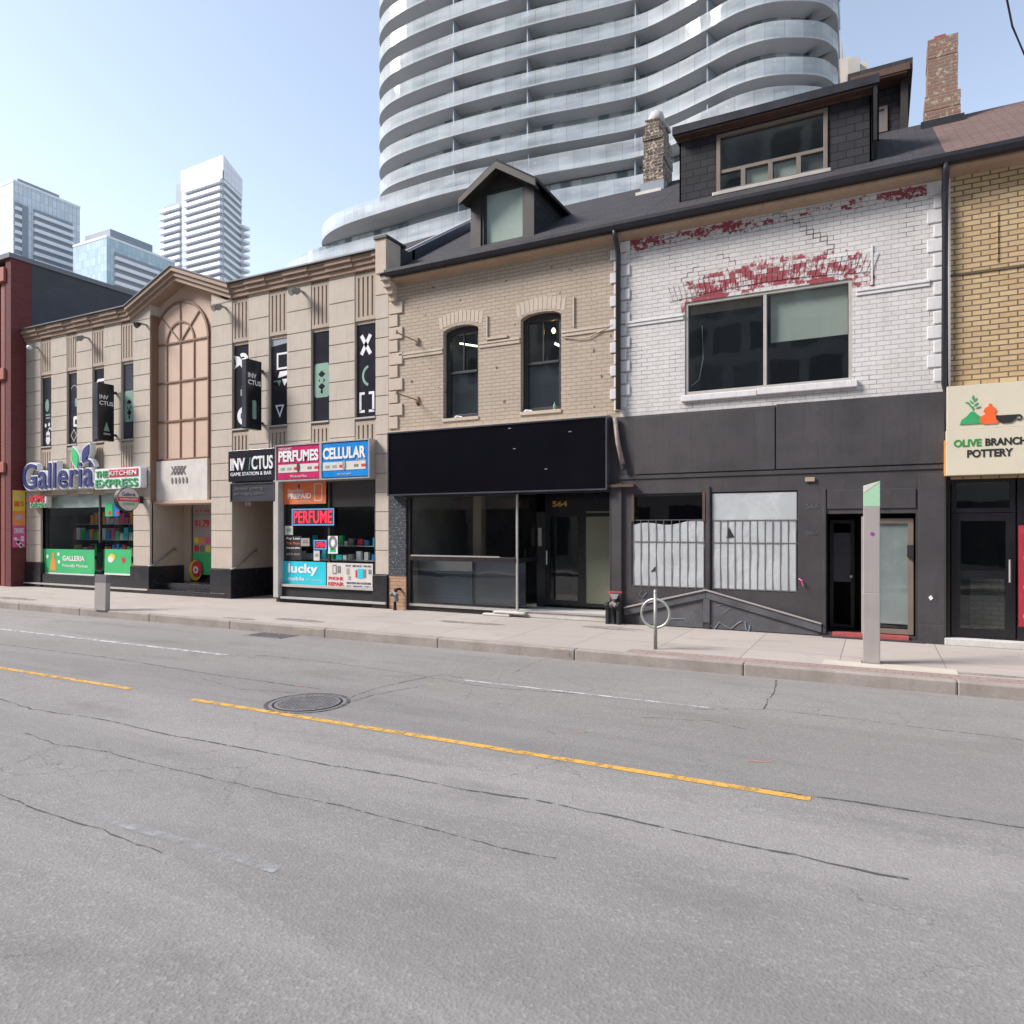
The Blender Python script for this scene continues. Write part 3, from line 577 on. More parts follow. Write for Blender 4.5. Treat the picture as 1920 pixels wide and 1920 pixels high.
# arched panel with brown glazing bars
ax0, ax1 = fx(291, YB), fx(393, YB); az0 = fz(342, 862, YB); azt = fz(342, 566, YB); rad = (ax1 - ax0) / 2; azs = azt - rad; acx = (ax0 + ax1) / 2
arch_pts = [(ax0, az0), (ax1, az0)] + disc(acx, azs, rad, rad, 24, 0, 180)
MB().prism(arch_pts, YB - .03, YB + .01).build('arched_panel', 'tan_panel', tb)
bars = MB()
bars.prism(arc(acx, azs, rad - .035, rad + .03, 0, 180, 28), YB - .06, YB - .005); bars.prism(arc(acx, azs, rad * .48, rad * .48 + .05, 0, 180, 18), YB - .06, YB - .02)
for a in (45, 90, 135):
    c_, s_ = math.cos(R(a)), math.sin(R(a)); r0, r1 = .03, rad - .02
    bars.prism([(acx + c_ * r0 - s_ * .018, azs + s_ * r0 + c_ * .018), (acx + c_ * r0 + s_ * .018, azs + s_ * r0 - c_ * .018), (acx + c_ * r1 + s_ * .018, azs + s_ * r1 - c_ * .018), (acx + c_ * r1 - s_ * .018, azs + s_ * r1 + c_ * .018)], YB - .058, YB - .02)
for q in range(5): x = ax0 + (ax1 - ax0) * q / 4; bars.box(x - .018, x + .018, YB - .056, YB - .02, az0, azs)
hz = [az0 + .02, az0 + (azs - az0) / 3, az0 + (azs - az0) * 2 / 3, azs]
for z in hz: bars.box(ax0 - .02, ax1 + .02, YB - .062, YB - .02, z - .022, z + .022)
bars.build('glazing_bars', 'brown_trim', tb)
MB().box(bx0, bx0 + .03, Y0 + .02, YB, 2.6, 7.9).build('bay_jamb', 'brown_trim', tb)
# bay doorway below
dz1 = fz(342, 940, YB)
MB().box(bx0, bx1, YB - .12, YB + .1, dz1 - .06, dz1 + .02).build('lintel', 'tan_panel', tb)
DY = Y0 + 1.15
rm = MB(); rm.quad((bx0, Y0 + .1, .2), (bx0, DY + .3, .2), (bx0, DY + .3, 3), (bx0, Y0 + .1, 3)); rm.quad((bx1, Y0 + .1, .2), (bx1, DY + .3, .2), (bx1, DY + .3, 3), (bx1, Y0 + .1, 3)); rm.box(bx0, bx1, Y0 + .3, DY + .5, dz1 + .02, dz1 + .06)
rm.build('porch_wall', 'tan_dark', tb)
MB().box(bx0 - .2, bx1 + .6, Y0 - .05, DY + .6, 0, .13).build('step', 'granite', tb, .01); MB().box(bx0, bx1, Y0 + .3, DY + .6, .13, .30).build('step', 'granite', tb, .01)
d_ = frame(MB(), bx0 + .3, bx1 - .02, .30, dz1, DY, DY + .07, .07, (bx0 + 1.28, bx0 + 1.38)).build('door', 'frame_dk', tb)
pane(bx0 + .35, bx1 - .05, .34, dz1 - .05, DY + .03).build('pane', 'glass_clear', d_)
MB().box(bx0 - .01, bx0 + .3, DY - .05, DY + .1, .3, dz1).build('door_surround', 'tan_dark', tb)
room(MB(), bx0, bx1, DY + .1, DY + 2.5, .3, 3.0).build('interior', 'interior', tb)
mm = MB().box(bx0, bx1, Y0 + .1, DY, .30, .7); 
# granite plinths
for a, b in ((XR + .03, fx(78)), (fx(246), PX[4][1]), (PX[5][0], PX[5][1]), (fx(700), XB1 - .01)):
    MB().box(a, b, Y0 - .04, YW + .3, 0, .765).build('plinth', 'granite', tb, .008)
MB().box(bx0 - .02, bx0 + .02, Y0 + .0, DY, .1, .765).build('plinth', 'granite', tb)
MB().box(XR + .03, fx(281), Y0 - .09, Y0 - .02, .09, .135).build('plinth_trim', 'sillgrey', tb); MB().box(fx(530), XB1 - .02, Y0 - .09, Y0 - .02, .10, .15).build('plinth_trim', 'sillgrey', tb)
# grocery window
gx0, gx1 = fx(78), fx(247); GY = Y0 + .12
MB().box(gx0, gx1, Y0 + .0, Y0 + .3, .0, .42).build('plinth', 'granite', tb)
gwin = frame(MB(), gx0, gx1, .42, 3.05, GY, GY + .08, .06, (gx0 + (gx1 - gx0) * .62,)).build('shop_window', 'frame_dk', tb)
pane(gx0 + .05, gx1 - .05, .46, 3.0, GY + .04).build('pane', 'glass_clear', gwin)
M['frost'] = pm('frosted_film', (.33, .40, .38), .4, .12, 1.2, .02)
MB().box(gx0 + .07, gx1 - .07, GY + .03, GY + .036, fz(160, 951), 2.98).build('frosted_band', 'frost', gwin)
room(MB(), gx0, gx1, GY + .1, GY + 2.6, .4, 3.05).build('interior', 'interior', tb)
MB().box(PX[0][1], PX[1][0], Y0 + .02, YW + .3, 2.85, 3.4).build('lintel', 'tan_dark', tb)
MB().box(gx0, gx1, Y0 + .02, Y0 + .3, 3.0, 3.3).build('lintel', 'tan_dark', tb)
# gaming door recess (right of the bay)
ex0, ex1 = PX[5][1], fx(519)
MB().box(ex0, ex1, Y0 + .02, Y0 + .3, 2.6, 3.3).build('lintel', 'tan_dark', tb)
e = MB(); e.quad((ex0, Y0 + .05, 0), (ex0, Y0 + 1.4, 0), (ex0, Y0 + 1.4, 2.7), (ex0, Y0 + .05, 2.7)); e.quad((ex0, Y0 + 1.4, .77), (ex1, Y0 + 1.4, .77), (ex1, Y0 + 1.4, 2.7), (ex0, Y0 + 1.4, 2.7)); e.quad((ex0, Y0, 2.62), (ex1, Y0, 2.62), (ex1, Y0 + 1.4, 2.62), (ex0, Y0 + 1.4, 2.62))
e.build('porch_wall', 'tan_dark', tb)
MB().box(ex0 + .003, ex0 + .02, Y0 + .05, Y0 + 1.4, 0, .77).box(ex0, ex1, Y0 + 1.37, Y0 + 1.39, 0, .77).build('plinth', 'granite', tb)
M['slats'] = pm('vertical_wood_slats', (.16, .125, .10), .6, .3, 6, .2, 12)
s_ = MB()
for q in range(7): s_.box(ex0 + .45 + q * .13, ex0 + .45 + q * .13 + .1, Y0 + 1.3, Y0 + 1.37, .78, 2.6)
s_.build('slat_screen', 'slats', tb)
MB().box(ex1 - .5, ex1 - .02, Y0 + .6, Y0 + 1.36, .0, 2.6).build('door', 'blackmat', tb)
# phone shop bay
hx0, hx1 = fx(529), fx(702)
MB().box(ex1, ex1 + .17, Y0 - .12, Y0 + .1, .12, 3.05).build('shop_post', 'sillgrey', tb, .01)
MB().box(ex1 - .02, hx1 + .02, Y0 + .0, Y0 + .4, 0, .43).build('stall_riser', 'blackmat', tb)
MB().box(hx0, hx1, Y0 - .06, Y0 + .02, .40, .46).build('sill', 'sillgrey', tb)
MB().box(ex1, hx1, Y0 + .02, Y0 + .35, 2.98, 3.2).build('lintel', 'tan_dark', tb)
hw = frame(MB(), hx0, hx1, .44, 3.0, Y0 + .06, Y0 + .13, .05, (fx(613),)).build('shop_window', 'frame_dk', tb)
pane(hx0 + .04, hx1 - .04, .48, 2.96, Y0 + .1).build('pane', 'glass_clear', hw)
M['shutter'] = pm('brown_roller_shutter', (.055, .035, .035), .5, .15)
MB().box(fx(617), hx1 - .03, Y0 + .115, Y0 + .14, 2.36, 2.95).build('roller_shutter', 'shutter', hw)
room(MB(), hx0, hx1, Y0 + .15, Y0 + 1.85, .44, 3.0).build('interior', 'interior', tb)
# ------------------------------------------------------------------ signs on the tan building
def signbox(name, label, cat, x0, x1, y0, y1, z0, z1, mat, framemat=None, org=None):
    t = thing(name, label, cat, ((x0 + x1) / 2, y1, z0)); MB().box(x0, x1, y0, y1, z0, z1).build('panel', mat, t, .006)
    if framemat: frame(MB(), x0 - .03, x1 + .03, z0 - .03, z1 + .03, y0 - .02, y1, .035).build('frame', framemat, t)
    return t
ys = 12.88
gs = thing('grocery_sign', 'large blue and green channel letter sign with two leaves above the grocery window', 'shop sign', (fx(150), Y0, 3.0))
M['gblue'] = flat('letter_blue', (.02, .025, .16)); M['ggreen'] = flat('leaf_green', (.03, .50, .16)); M['gdk'] = flat('letter_green', (.04, .33, .12))
x0, x1 = fx(43, ys), fx(175, ys); z0, z1 = fz(110, 915, ys), fz(110, 866, ys)
text('Galleria', (x0 - .05, x1 + .05, z0 - .05, z1 + .05), ys + .10, 'white', gs, .09, .035, name='letter_return'); text('Galleria', (x0, x1, z0, z1), ys, 'gblue', gs, .02, .006)
def leaf(cx, cz, L, wd, ang):
    p = [(L * (k / 10 - .5), wd * math.sin(math.pi * k / 10)) for k in range(11)] + [(L * (.5 - k / 10), -wd * math.sin(math.pi * k / 10)) for k in range(1, 10)]
    c_, s_ = math.cos(R(ang)), math.sin(R(ang)); return [(cx + a * c_ - b * s_, cz + a * s_ + b * c_) for a, b in p]
l1 = (fx(141, ys), fz(141, 858, ys)); l2 = (fx(161, ys), fz(161, 849, ys))
for (c, L, wd, an, mt) in ((l1, .66, .16, 108, 'ggreen'), (l2, .60, .15, 55, 'gblue')):
    MB().prism(leaf(*c, L + .12, wd + .05, an), ys + .0, ys + .16).build('leaf_return', 'white', gs); MB().prism(leaf(*c, L, wd, an), ys - .02, ys + .02).build('leaf', mt, gs)
MB().prism(arc(fx(163, ys), fz(163, 883, ys), .28, .40, 20, 130), ys, ys + .14).build('swoosh_return', 'white', gs); MB().prism(arc(fx(163, ys), fz(163, 883, ys), .29, .35, 22, 125), ys - .02, ys + .03).build('swoosh', 'gblue', gs)
x0, x1 = fx(177, ys), fx(263, ys); z0, z1 = fz(220, 916, ys), fz(220, 877, ys)
MB().prism(rrect(x0, x1, z0, z1, .08), ys + .01, ys + .2).build('backing', 'white', gs)
text('THE', (x0 + .06, x0 + .62, z0 + .34, z1 - .07), ys, 'gdk', gs, .015, .02)
MB().box(x0 + .68, x1 - .1, ys - .005, ys + .05, z0 + .34, z1 - .05).build('red_strip', 'red', gs); text('KITCHEN', (x0 + .73, x1 - .15, z0 + .38, z1 - .09), ys - .012, 'white', gs, .008, .01)
text('EXPRESS', (x0 + .06, x1 - .1, z0 + .05, z0 + .28), ys, 'gdk', gs, .015, .02)
MB().box(fx(50), fx(262), ys + .18, Y0 + .02, 3.02, 3.10).build('mounting_rail', 'sillgrey', gs)
sm = signbox('small_red_sign', 'small white sign with red and green script left of the grocery window', 'shop sign', fx(66), fx(97), 12.95, Y0, fz(82, 952), fz(82, 932), 'offwhite')
text('BOMS', (fx(67), fx(93), fz(82, 942), fz(82, 930)), 12.94, 'red', sm, .02, .03); text('CHICKEN', (fx(68), fx(96), fz(82, 951), fz(82, 944)), 12.94, 'gdk', sm, .01, .02)
# round projecting sign
rs = thing('round_blade_sign', 'round white projecting sign with a red band beside the grocery sign', 'shop sign', (fx(241, 12.65), 12.6, fz(241, 936, 12.65)))
cy, cz = 12.62, fz(241, 936, 12.6); cxr = fx(241, 12.62)
MB().prism(disc(cy, cz, .335, .335, 36), cxr - .16, cxr, 'x').build('drum', 'blackmat', rs, .01)
MB().prism(disc(cy, cz, .315, .315, 36), cxr - .01, cxr + .012, 'x').build('face', 'offwhite', rs)
MB().box(cxr - .01, cxr + .022, cy - .33, cy + .33, cz - .06, cz + .06).build('red_band', 'red', rs)
text('Galleria', (cy - .2, cy + .2, cz + .09, cz + .19), cxr + .015, 'gblue', rs, .004, .01, 'side'); text('SUPERMARKET', (cy - .27, cy + .27, cz - .03, cz + .03), cxr + .025, 'white', rs, .003, .01, 'side'); text('EXPRESS', (cy - .17, cy + .17, cz - .17, cz - .1), cxr + .015, 'gdk', rs, .003, .01, 'side')
MB().box(cxr - .1, cxr - .06, cy + .3, Y0 + .02, cz - .1, cz + .1).build('bracket', 'blackmat', rs)
# white emblem panel over the bay door
wp = signbox('emblem_sign', 'square off white sign panel with grey crossed emblem below the arched panel', 'shop sign', ax0 - .03, ax1 + .03, YB - .1, YB - .01, dz1 + .02, az0 - .02, 'offwhite')
for q in range(4):
    for s__ in (-1, 1):
        cx_ = acx - .2 + q * .13; zz = fz(342, 883, YB)
        MB().prism([(cx_ - .09 * s__ - .02, zz + .13), (cx_ - .09 * s__ + .03, zz + .13), (cx_ + .09 * s__ + .02, zz - .1), (cx_ + .09 * s__ - .03, zz - .1)], YB - .112 - .002 * q - .001 * s__, YB - .095).build('emblem', 'pillar_dk' if s__ > 0 else 'iron', wp)
for q in range(5):
    zz = fz(342, 901, YB); cx_ = acx - .26 + q * .15; MB().prism(disc(cx_, zz, .035, .09, 10), YB - .115, YB - .095).build('emblem', 'iron', wp)
# gaming signs
x0, x1 = fx(428, 12.98), fx(518, 12.98)
ig = signbox('black_fascia_sign', 'black fascia sign with white block lettering above the gaming shop doorway', 'shop sign', x0, x1 - .01, 12.98, Y0 + .03, fz(470, 902, 12.98), fz(470, 843, 12.98), 'film')
zb = fz(470, 881, 12.98); zt = fz(470, 858, 12.98)
text('INV', (x0 + .1, x0 + .1 + (x1 - x0) * .31, zb, zt), 12.97, 'white', ig, .015, .02)
iw = (x1 - x0) * .44
MB().prism([(x0 + (x1 - x0) * .45, zb), (x0 + (x1 - x0) * .46, zb), (x0 + (x1 - x0) * .485, zt), (x0 + (x1 - x0) * .475, zt)], 12.955, 12.99).build('lettering', 'sage', ig)
text('CTUS', (x0 + (x1 - x0) * .51, x1 - .1, zb, zt + .03), 12.97, 'white', ig, .015, .02); text('GAME STATION & BAR', (x0 + .1, x1 - .15, zb - .14, zb - .05), 12.97, 'dist_white', ig, .008, .0)
g2 = signbox('small_black_sign', 'smaller dark sign with two faint lines hung under the black fascia sign', 'shop sign', fx(434, 13.0), fx(514, 13.0), 13.0, Y0 + .1, fz(475, 938, 13.0), fz(475, 907, 13.0), 'film2', 'blackmat')
text('fantasy gaming', (fx(448), fx(500), fz(475, 920), fz(475, 913)), 12.99, 'pillar_dk', g2, .004); text('and lodging centre', (fx(445), fx(503), fz(475, 930), fz(475, 923)), 12.99, 'pillar_dk', g2, .004)
for n_, (pe, pt, pb, lb, gr) in enumerate(((187, 717, 825, 'black blade sign with pale lettering and a green triangle above the grocery leaves', 0), (465.5, 672, 803, 'black blade sign with pale lettering and a green bar right of the arched panel', 1))):
    X1 = fx(pe, 12.55); z0, z1 = fz(pe, pb, 12.55), fz(pe, pt, 12.55)
    b = thing('blade_sign', lb, 'blade sign', (X1 - .1, 12.9, z0), 'black blade signs'); MB().box(X1 - .17, X1, 12.5, 12.98, z0, z1).build('case', 'black', b, .012)
    MB().box(X1 - .155, X1 - .015, 12.49, 12.51, z0 + .03, z1 - .03).build('edge_panel', 'film2', b)
    h = z1 - z0
    text('INV', (12.54, 12.80, z1 - .46, z1 - .34), X1 + .002, 'white', b, .006, .02, 'side'); text('CTUS', (12.54, 12.95, z1 - .63, z1 - .51), X1 + .002, 'white', b, .006, .02, 'side')
    if gr == 0:
        MB().prism([(12.66, z0 + .28), (12.84, z0 + .28), (12.75, z0 + .55)], X1 - .01, X1 + .006, 'x').build('symbol', 'sage', b); text('OPEN', (12.66, 12.86, z0 + .17, z0 + .22), X1 + .002, 'white', b, .004, .01, 'side')
    else: MB().prism(rrect(12.68, 12.80, z0 + .25, z0 + .72, .04), X1 - .01, X1 + .006, 'x').build('symbol', 'sage', b)
    for z in (z0 + .2, z1 - .2): MB().box(X1 - .14, X1 - .08, 12.97, Y0 + .02, z - .03, z + .03).build('bracket', 'blackmat', b)
# perfume / cellular light boxes
M['magenta'] = flat('magenta_face', (.50, .02, .12), .3); M['cyan'] = flat('blue_face', (.01, .22, .62), .3)
ysn = 12.88; xa, xb, xc = fx(519, ysn), fx(602, ysn), fx(691, ysn); z0, z1 = fz(600, 896, ysn), fz(600, 832, ysn)
p1 = signbox('perfume_sign', 'magenta light box sign reading PERFUMES above the phone shop', 'shop sign', xa, xb, ysn, Y0, z0, z1, 'magenta')
p2 = signbox('cellular_sign', 'bright blue light box sign reading CELLULAR above the phone shop', 'shop sign', xb + .002, xc, ysn, Y0, z0, z1, 'cyan')
frame(MB(), xa - .04, xb + .001, z0 - .05, z1 + .04, ysn - .02, Y0, .035).build('frame', 'steel', p1); frame(MB(), xb + .002, xc + .04, z0 - .05, z1 + .04, ysn - .02, Y0 - .002, .03).build('frame', 'steel', p2)
H = z1 - z0; yl = ysn - .002
for p, a, b, wd in ((p1, xa, xb, 'PERFUMES'), (p2, xb, xc, 'CELLULAR')):
    text(wd, (a + .07, b - .08, z0 + H * .52, z0 + H * .86), yl, 'white', p, .012, .035)
    MB().box(a + .06, b - .08, yl - .006, yl + .01, z0 + H * .20, z0 + H * .44).build('info_strip', 'offwhite', p)
    q = (a + b) / 2; MB().prism(disc(q, z0 + H * .34, .045, .11), yl - .02, yl).build('picture', 'shutter' if p is p1 else 'dist_grey', p)
    for r_ in range(6):
        xx = a + .14 + r_ * (b - a - .3) / 5.2
        if abs(xx - q) > .12: MB().box(xx, xx + .13, yl - .010, yl - .004, z0 + H * .27, z0 + H * .35).build('picture', ('sage', 'pillar', 'red', 'gblue', 'iron', 'red')[r_], p)
text('DISCOUNT', (xa + .07, xa + .5, z0 + H * .885, z0 + H * .95), yl, 'offwhite', p1, .006, .01); text('Wholesale Plaza', (xa + .45, xb - .45, z0 + H * .05, z0 + H * .12), yl, 'offwhite', p1, .006)
text('PLUS', (xc - .35, xc - .1, z0 + H * .455, z0 + H * .5), yl, 'offwhite', p2, .006); text('sales and repairs', (xb + .5, xc - .5, z0 + H * .05, z0 + H * .12), yl, 'offwhite', p2, .006)
# posters in the phone shop window
def poster(name, label, px0, px1, pt, pb, mat, y=Y0 + .045, cat='poster'):
    pm2 = (px0 + px1) / 2; x0, x1, z0, z1 = fx(px0, y), fx(px1, y), fz(pm2, pb, y), fz(pm2, pt, y)
    t = thing(name, label, cat, ((x0 + x1) / 2, y, z0)); MB().box(x0, x1, y, y + .012, z0, z1).build('sheet', mat, t); return t, x0, x1, z0, z1, y - .001
M['orange'] = flat('poster_orange', (.75, .17, .05)); M['teal'] = flat('poster_teal', (.02, .53, .66)); M['pgreen'] = flat('poster_green', (.05, .45, .16))
t, x0, x1, z0, z1, y = poster('orange_poster', 'orange PREPAID poster at the top left of the phone shop window', 532, 611, 904, 945, 'orange')
w_, h = x1 - x0, z1 - z0
text('Freedom', (x0 + w_ * .1, x0 + w_ * .48, z0 + h * .55, z0 + h * .72), y, 'offwhite', t, .005, .01); text('PREPAID', (x0 + w_ * .1, x0 + w_ * .66, z0 + h * .25, z0 + h * .5), y, 'white', t, .006, .03); text('no contract', (x0 + w_ * .28, x0 + w_ * .66, z0 + h * .1, z0 + h * .18), y, 'offwhite', t, .004)
MB().prism(disc(x0 + w_ * .37, z0 + h * .82, .03, .06), y - .004, y).build('emblem', 'blue', t)
MB().prism(rrect(x0 + w_ * .73, x0 + w_ * .92, z0 + h * .12, z0 + h * .93, .04), y - .004, y).build('phone_outline', 'offwhite', t); MB().prism(rrect(x0 + w_ * .75, x0 + w_ * .90, z0 + h * .17, z0 + h * .88, .03), y - .006, y - .001).build('phone_screen', 'orange', t)
t, x0, x1, z0, z1, y = poster('teal_poster', 'turquoise poster with large white lettering at the bottom left of the phone shop window', 531, 611, 1053, 1096, 'teal')
w_, h = x1 - x0, z1 - z0
text('lucky', (x0 + w_ * .12, x0 + w_ * .82, z0 + h * .38, z0 + h * .9), y, 'white', t, .006, .03); text('mobile', (x0 + w_ * .12, x0 + w_ * .5, z0 + h * .16, z0 + h * .33), y, 'white', t, .005, .01); text('low cost plans', (x0 + w_ * .54, x0 + w_ * .9, z0 + h * .16, z0 + h * .25), y, 'offwhite', t, .004)
t, x0, x1, z0, z1, y = poster('repair_poster', 'white PHONE REPAIR poster with pictures at the bottom right of the phone shop window', 613, 699, 1056, 1104, 'offwhite')
w_, h = x1 - x0, z1 - z0
text('PHONE', (x0 + w_ * .04, x0 + w_ * .36, z0 + h * .32, z0 + h * .45), y, 'red', t, .005, .03); text('REPAIR', (x0 + w_ * .03, x0 + w_ * .38, z0 + h * .1, z0 + h * .24), y, 'red', t, .005, .03)
text('FAST  SERVICE  WE FIX', (x0 + w_ * .42, x0 + w_ * .97, z0 + h * .86, z0 + h * .93), y, 'gblue', t, .004, .01); text('UNLOCKING AND ACCESSORIES', (x0 + w_ * .44, x0 + w_ * .96, z0 + h * .19, z0 + h * .27), y, 'gblue', t, .004, .01); text('ALL  MAKES  CELL', (x0 + w_ * .44, x0 + w_ * .96, z0 + h * .07, z0 + h * .14), y, 'gblue', t, .004, .01)
for (a, b, c_, d_2, mt) in ((.13, .22, .55, .92, 'iron'), (.24, .31, .6, .88, 'iron'), (.15, .20, .6, .87, 'offwhite'), (.63, .70, .45, .75, 'red'), (.68, .80, .42, .8, 'teal'), (.79, .86, .45, .78, 'iron'), (.91, .97, .6, .78, 'iron'), (.44, .5, .55, .8, 'pillar'), (.47, .53, .35, .5, 'pillar')):
    MB().prism(rrect(x0 + w_ * a, x0 + w_ * b, z0 + h * c_, z0 + h * d_2, .015), y - .006 if mt in ('teal', 'offwhite') else y - .004, y).build('picture', mt, t)
# LED signs
M['ledr'] = emit('red_led', (.55, .015, .04), .75); M['ledb'] = emit('blue_led', (.08, .22, .45), .35)
for (nm, lb, a, b, pt, pb, wd) in (('led_sign', 'red PERFUME LED sign with blue border hanging in the phone shop window', 547, 627, 953, 986, 'PERFUME'), ('open_sign', 'small red OPEN LED sign low in the phone shop window', 588, 613, 1012, 1031, 'OPEN')):
    y = Y0 + .035; x0, x1, z0, z1 = fx(a, y), fx(b, y), fz((a + b) / 2, pb, y), fz((a + b) / 2, pt, y)
    t = thing(nm, lb, 'LED sign', (x0, y, z0)); MB().box(x0, x1, y, y + .02, z0, z1).build('panel', 'blackmat', t); frame(MB(), x0 + .01, x1 - .01, z0 + .01, z1 - .01, y - .01, y + .005, .028).build('border', 'ledb', t)
    text(wd, (x0 + .07, x1 - .07, z0 + .06, z1 - .06), y, 'ledr', t, .008, .015)
# small window notices
for (nm, lb, a, b, pt, pb, mt) in (('notice', 'small pale square notice at the left of the phone shop window', 534, 549, 986, 1003, 'offwhite'), ('wheel_poster', 'pale poster with a dark ring beside the OPEN sign', 615, 633, 1005, 1038, 'dist_white'),
                                   ('notice', 'white upright card under the OPEN sign', 588, 599, 1032, 1051, 'offwhite'), ('notice', 'tilted grey card beside the OPEN sign', 564, 580, 1009, 1024, 'pillar')):
    t, x0, x1, z0, z1, y = poster(nm, lb, a, b, pt, pb, mt, Y0 + .05, 'notice')
    cx, cz = (x0 + x1) / 2, (z0 + z1) / 2
    if nm == 'wheel_poster': MB().prism(arc(cx, cz + .05, .07, .13, 0, 359, 20, 1.3), y - .004, y).build('ring', 'iron', t); MB().box(cx - .09, cx + .09, y - .004, y, z0 + .04, z0 + .12).build('patch', 'ggreen', t)
    else:
        MB().box(cx - (x1 - x0) * .25, cx + (x1 - x0) * .3, y - .003, y, cz - .03, cz + .05).build('print', 'sage' if mt == 'offwhite' else 'iron', t)
y = Y0 + .05; t = thing('dark_poster', 'dark poster with white and orange lines at the left of the phone shop window', 'poster', (fx(545), y, 1.1)); MB().box(fx(532), fx(562), y + .012, y + .02, fz(547, 1050), fz(547, 1005)).build('sheet', 'blackmat', t)
for tx, a, b, mt in (('Pay Less', 1013, 1007, 'white'), ('Talk More', 1021, 1016, 'orange'), ('bring your phone', 1030, 1025, 'dist_white'), ('ask in store', 1041, 1036, 'pillar')): text(tx, (fx(534), fx(559), fz(546, a), fz(546, b)), y + .01, mt, t, .004, .01)
# goods on display in the phone shop
ds = thing('display_shelf', 'shelf of phone cases and gadgets behind the phone shop glass', 'display shelf', (fx(650), Y0 + .5, .5))
MB().box(hx0 + .1, hx1 - .1, Y0 + .3, Y0 + .6, 1.05, 1.08).box(hx0 + .1, hx1 - .1, Y0 + .45, Y0 + .75, 1.4, 1.42).box(hx0 + .1, hx0 + .14, Y0 + .3, Y0 + .34, .44, 1.42).box(hx1 - .14, hx1 - .1, Y0 + .3, Y0 + .34, .44, 1.42).build('shelf', 'steel', ds)
random.seed(11)
for z in (1.08, 1.42):
    x = hx0 + .2
    while x < hx1 - .3:
        w_ = random.uniform(.06, .2); h = random.uniform(.1, .26); MB().box(x, x + w_, Y0 + .42 + (z - 1.08) * .4, Y0 + .5 + (z - 1.08) * .4, z, z + h).build('packet', random.choice(['teal', 'offwhite', 'ggreen', 'iron', 'cyan', 'pillar', 'red', 'dist_white']), ds); x += w_ + random.uniform(.03, .15)
# grocery window posters and shelves
for (nm, lb, a, b, tx) in (('green_poster', 'long green poster with bottle picture at the foot of the grocery window', 80, 177, 1), ('green_poster', 'short green poster with food picture at the right foot of the grocery window', 181, 246, 0)):
    t, x0, x1, z0, z1, y = poster(nm, lb, a, b, 1030, 1078, 'pgreen', GY - .02); w_, h = x1 - x0, z1 - z0
    MB().box(x0, x1, y - .004, y, z0, z0 + .05).build('white_edge', 'white', t)
    if tx:
        text('GALLERIA', (x0 + w_ * .4, x0 + w_ * .82, z0 + h * .55, z0 + h * .75), y, 'white', t, .005, .03); text('Friendly Market', (x0 + w_ * .4, x0 + w_ * .88, z0 + h * .28, z0 + h * .42), y, 'white', t, .004, .01)
        MB().prism([(x0 + w_ * .16, z0 + h * .15), (x0 + w_ * .27, z0 + h * .15), (x0 + w_ * .26, z0 + h * .5), (x0 + w_ * .235, z0 + h * .68), (x0 + w_ * .235, z0 + h * .85), (x0 + w_ * .195, z0 + h * .85), (x0 + w_ * .195, z0 + h * .68), (x0 + w_ * .17, z0 + h * .5)], y - .004, y).build('bottle_picture', 'bo', t)
        for q in ((.1, .7), (.32, .8), (.33, .5)): MB().prism(disc(x0 + w_ * q[0], z0 + h * q[1], .06, .06), y - .005, y).build('picture', 'white', t)
    else:
        MB().prism(disc(x0 + w_ * .45, z0 + h * .68, .17, .11), y - .004, y).build('picture', 'by', t); MB().prism(disc(x0 + w_ * .42, z0 + h * .6, .13, .09), y - .006, y).build('picture', 'white', t); MB().prism(disc(x0 + w_ * .78, z0 + h * .6, .08), y - .006, y).build('picture', 'red', t)
gsf = thing('grocery_shelf', 'stocked shelves seen through the grocery window', 'shelf', (fx(170), Y0 + 1.2, 0)); ms = MB()
for z in (.5, 1.0, 1.5, 2.0): ms.box(gx0 + .3, gx1 - .1, Y0 + .9, Y0 + 1.25, z - .02, z)
ms.build('rack', 'steel', gsf)
for z in (.5, 1.0, 1.5, 2.0):
    x = gx0 + .15 + (0 if z < 1.6 else .9)
    while x < gx1 - .3:
        w_ = random.uniform(.08, .22); h = random.uniform(.16, .38); MB().box(x, x + w_, Y0 + .92, Y0 + 1.1, z, z + h).build('packet', random.choice(['offwhite', 'dist_white', 'by', 'red', 'teal', 'ggreen', 'bp', 'cyan', 'bo', 'lav']), gsf); x += w_ + random.uniform(.01, .08)
fr = thing('drinks_fridge', 'tall dark drinks fridge at the left inside the grocery window', 'fridge', (gx0 + .9, Y0 + 1.5, .4)); MB().box(gx0 + .35, gx0 + 1.5, Y0 + 1.3, Y0 + 1.9, .4, 2.4).build('cabinet', 'film2', fr)
for q in range(5): MB().box(gx0 + .42, gx0 + 1.43, Y0 + 1.27, Y0 + 1.3, .6 + q * .36, .63 + q * .36).build('shelf', 'steel', fr)
for a, b, mt in ((197, 211, 'ggreen'), (212, 224, 'cyan')):
    t, x0, x1, z0, z1, y = poster('notice', 'small %s poster high in the grocery window' % ('green' if mt == 'ggreen' else 'blue'), a, b, 945, 968, mt, GY - .01, 'notice'); MB().prism(disc((x0 + x1) / 2 + .05, z0 + .1, .07), y - .004, y).build('picture', 'red', t)
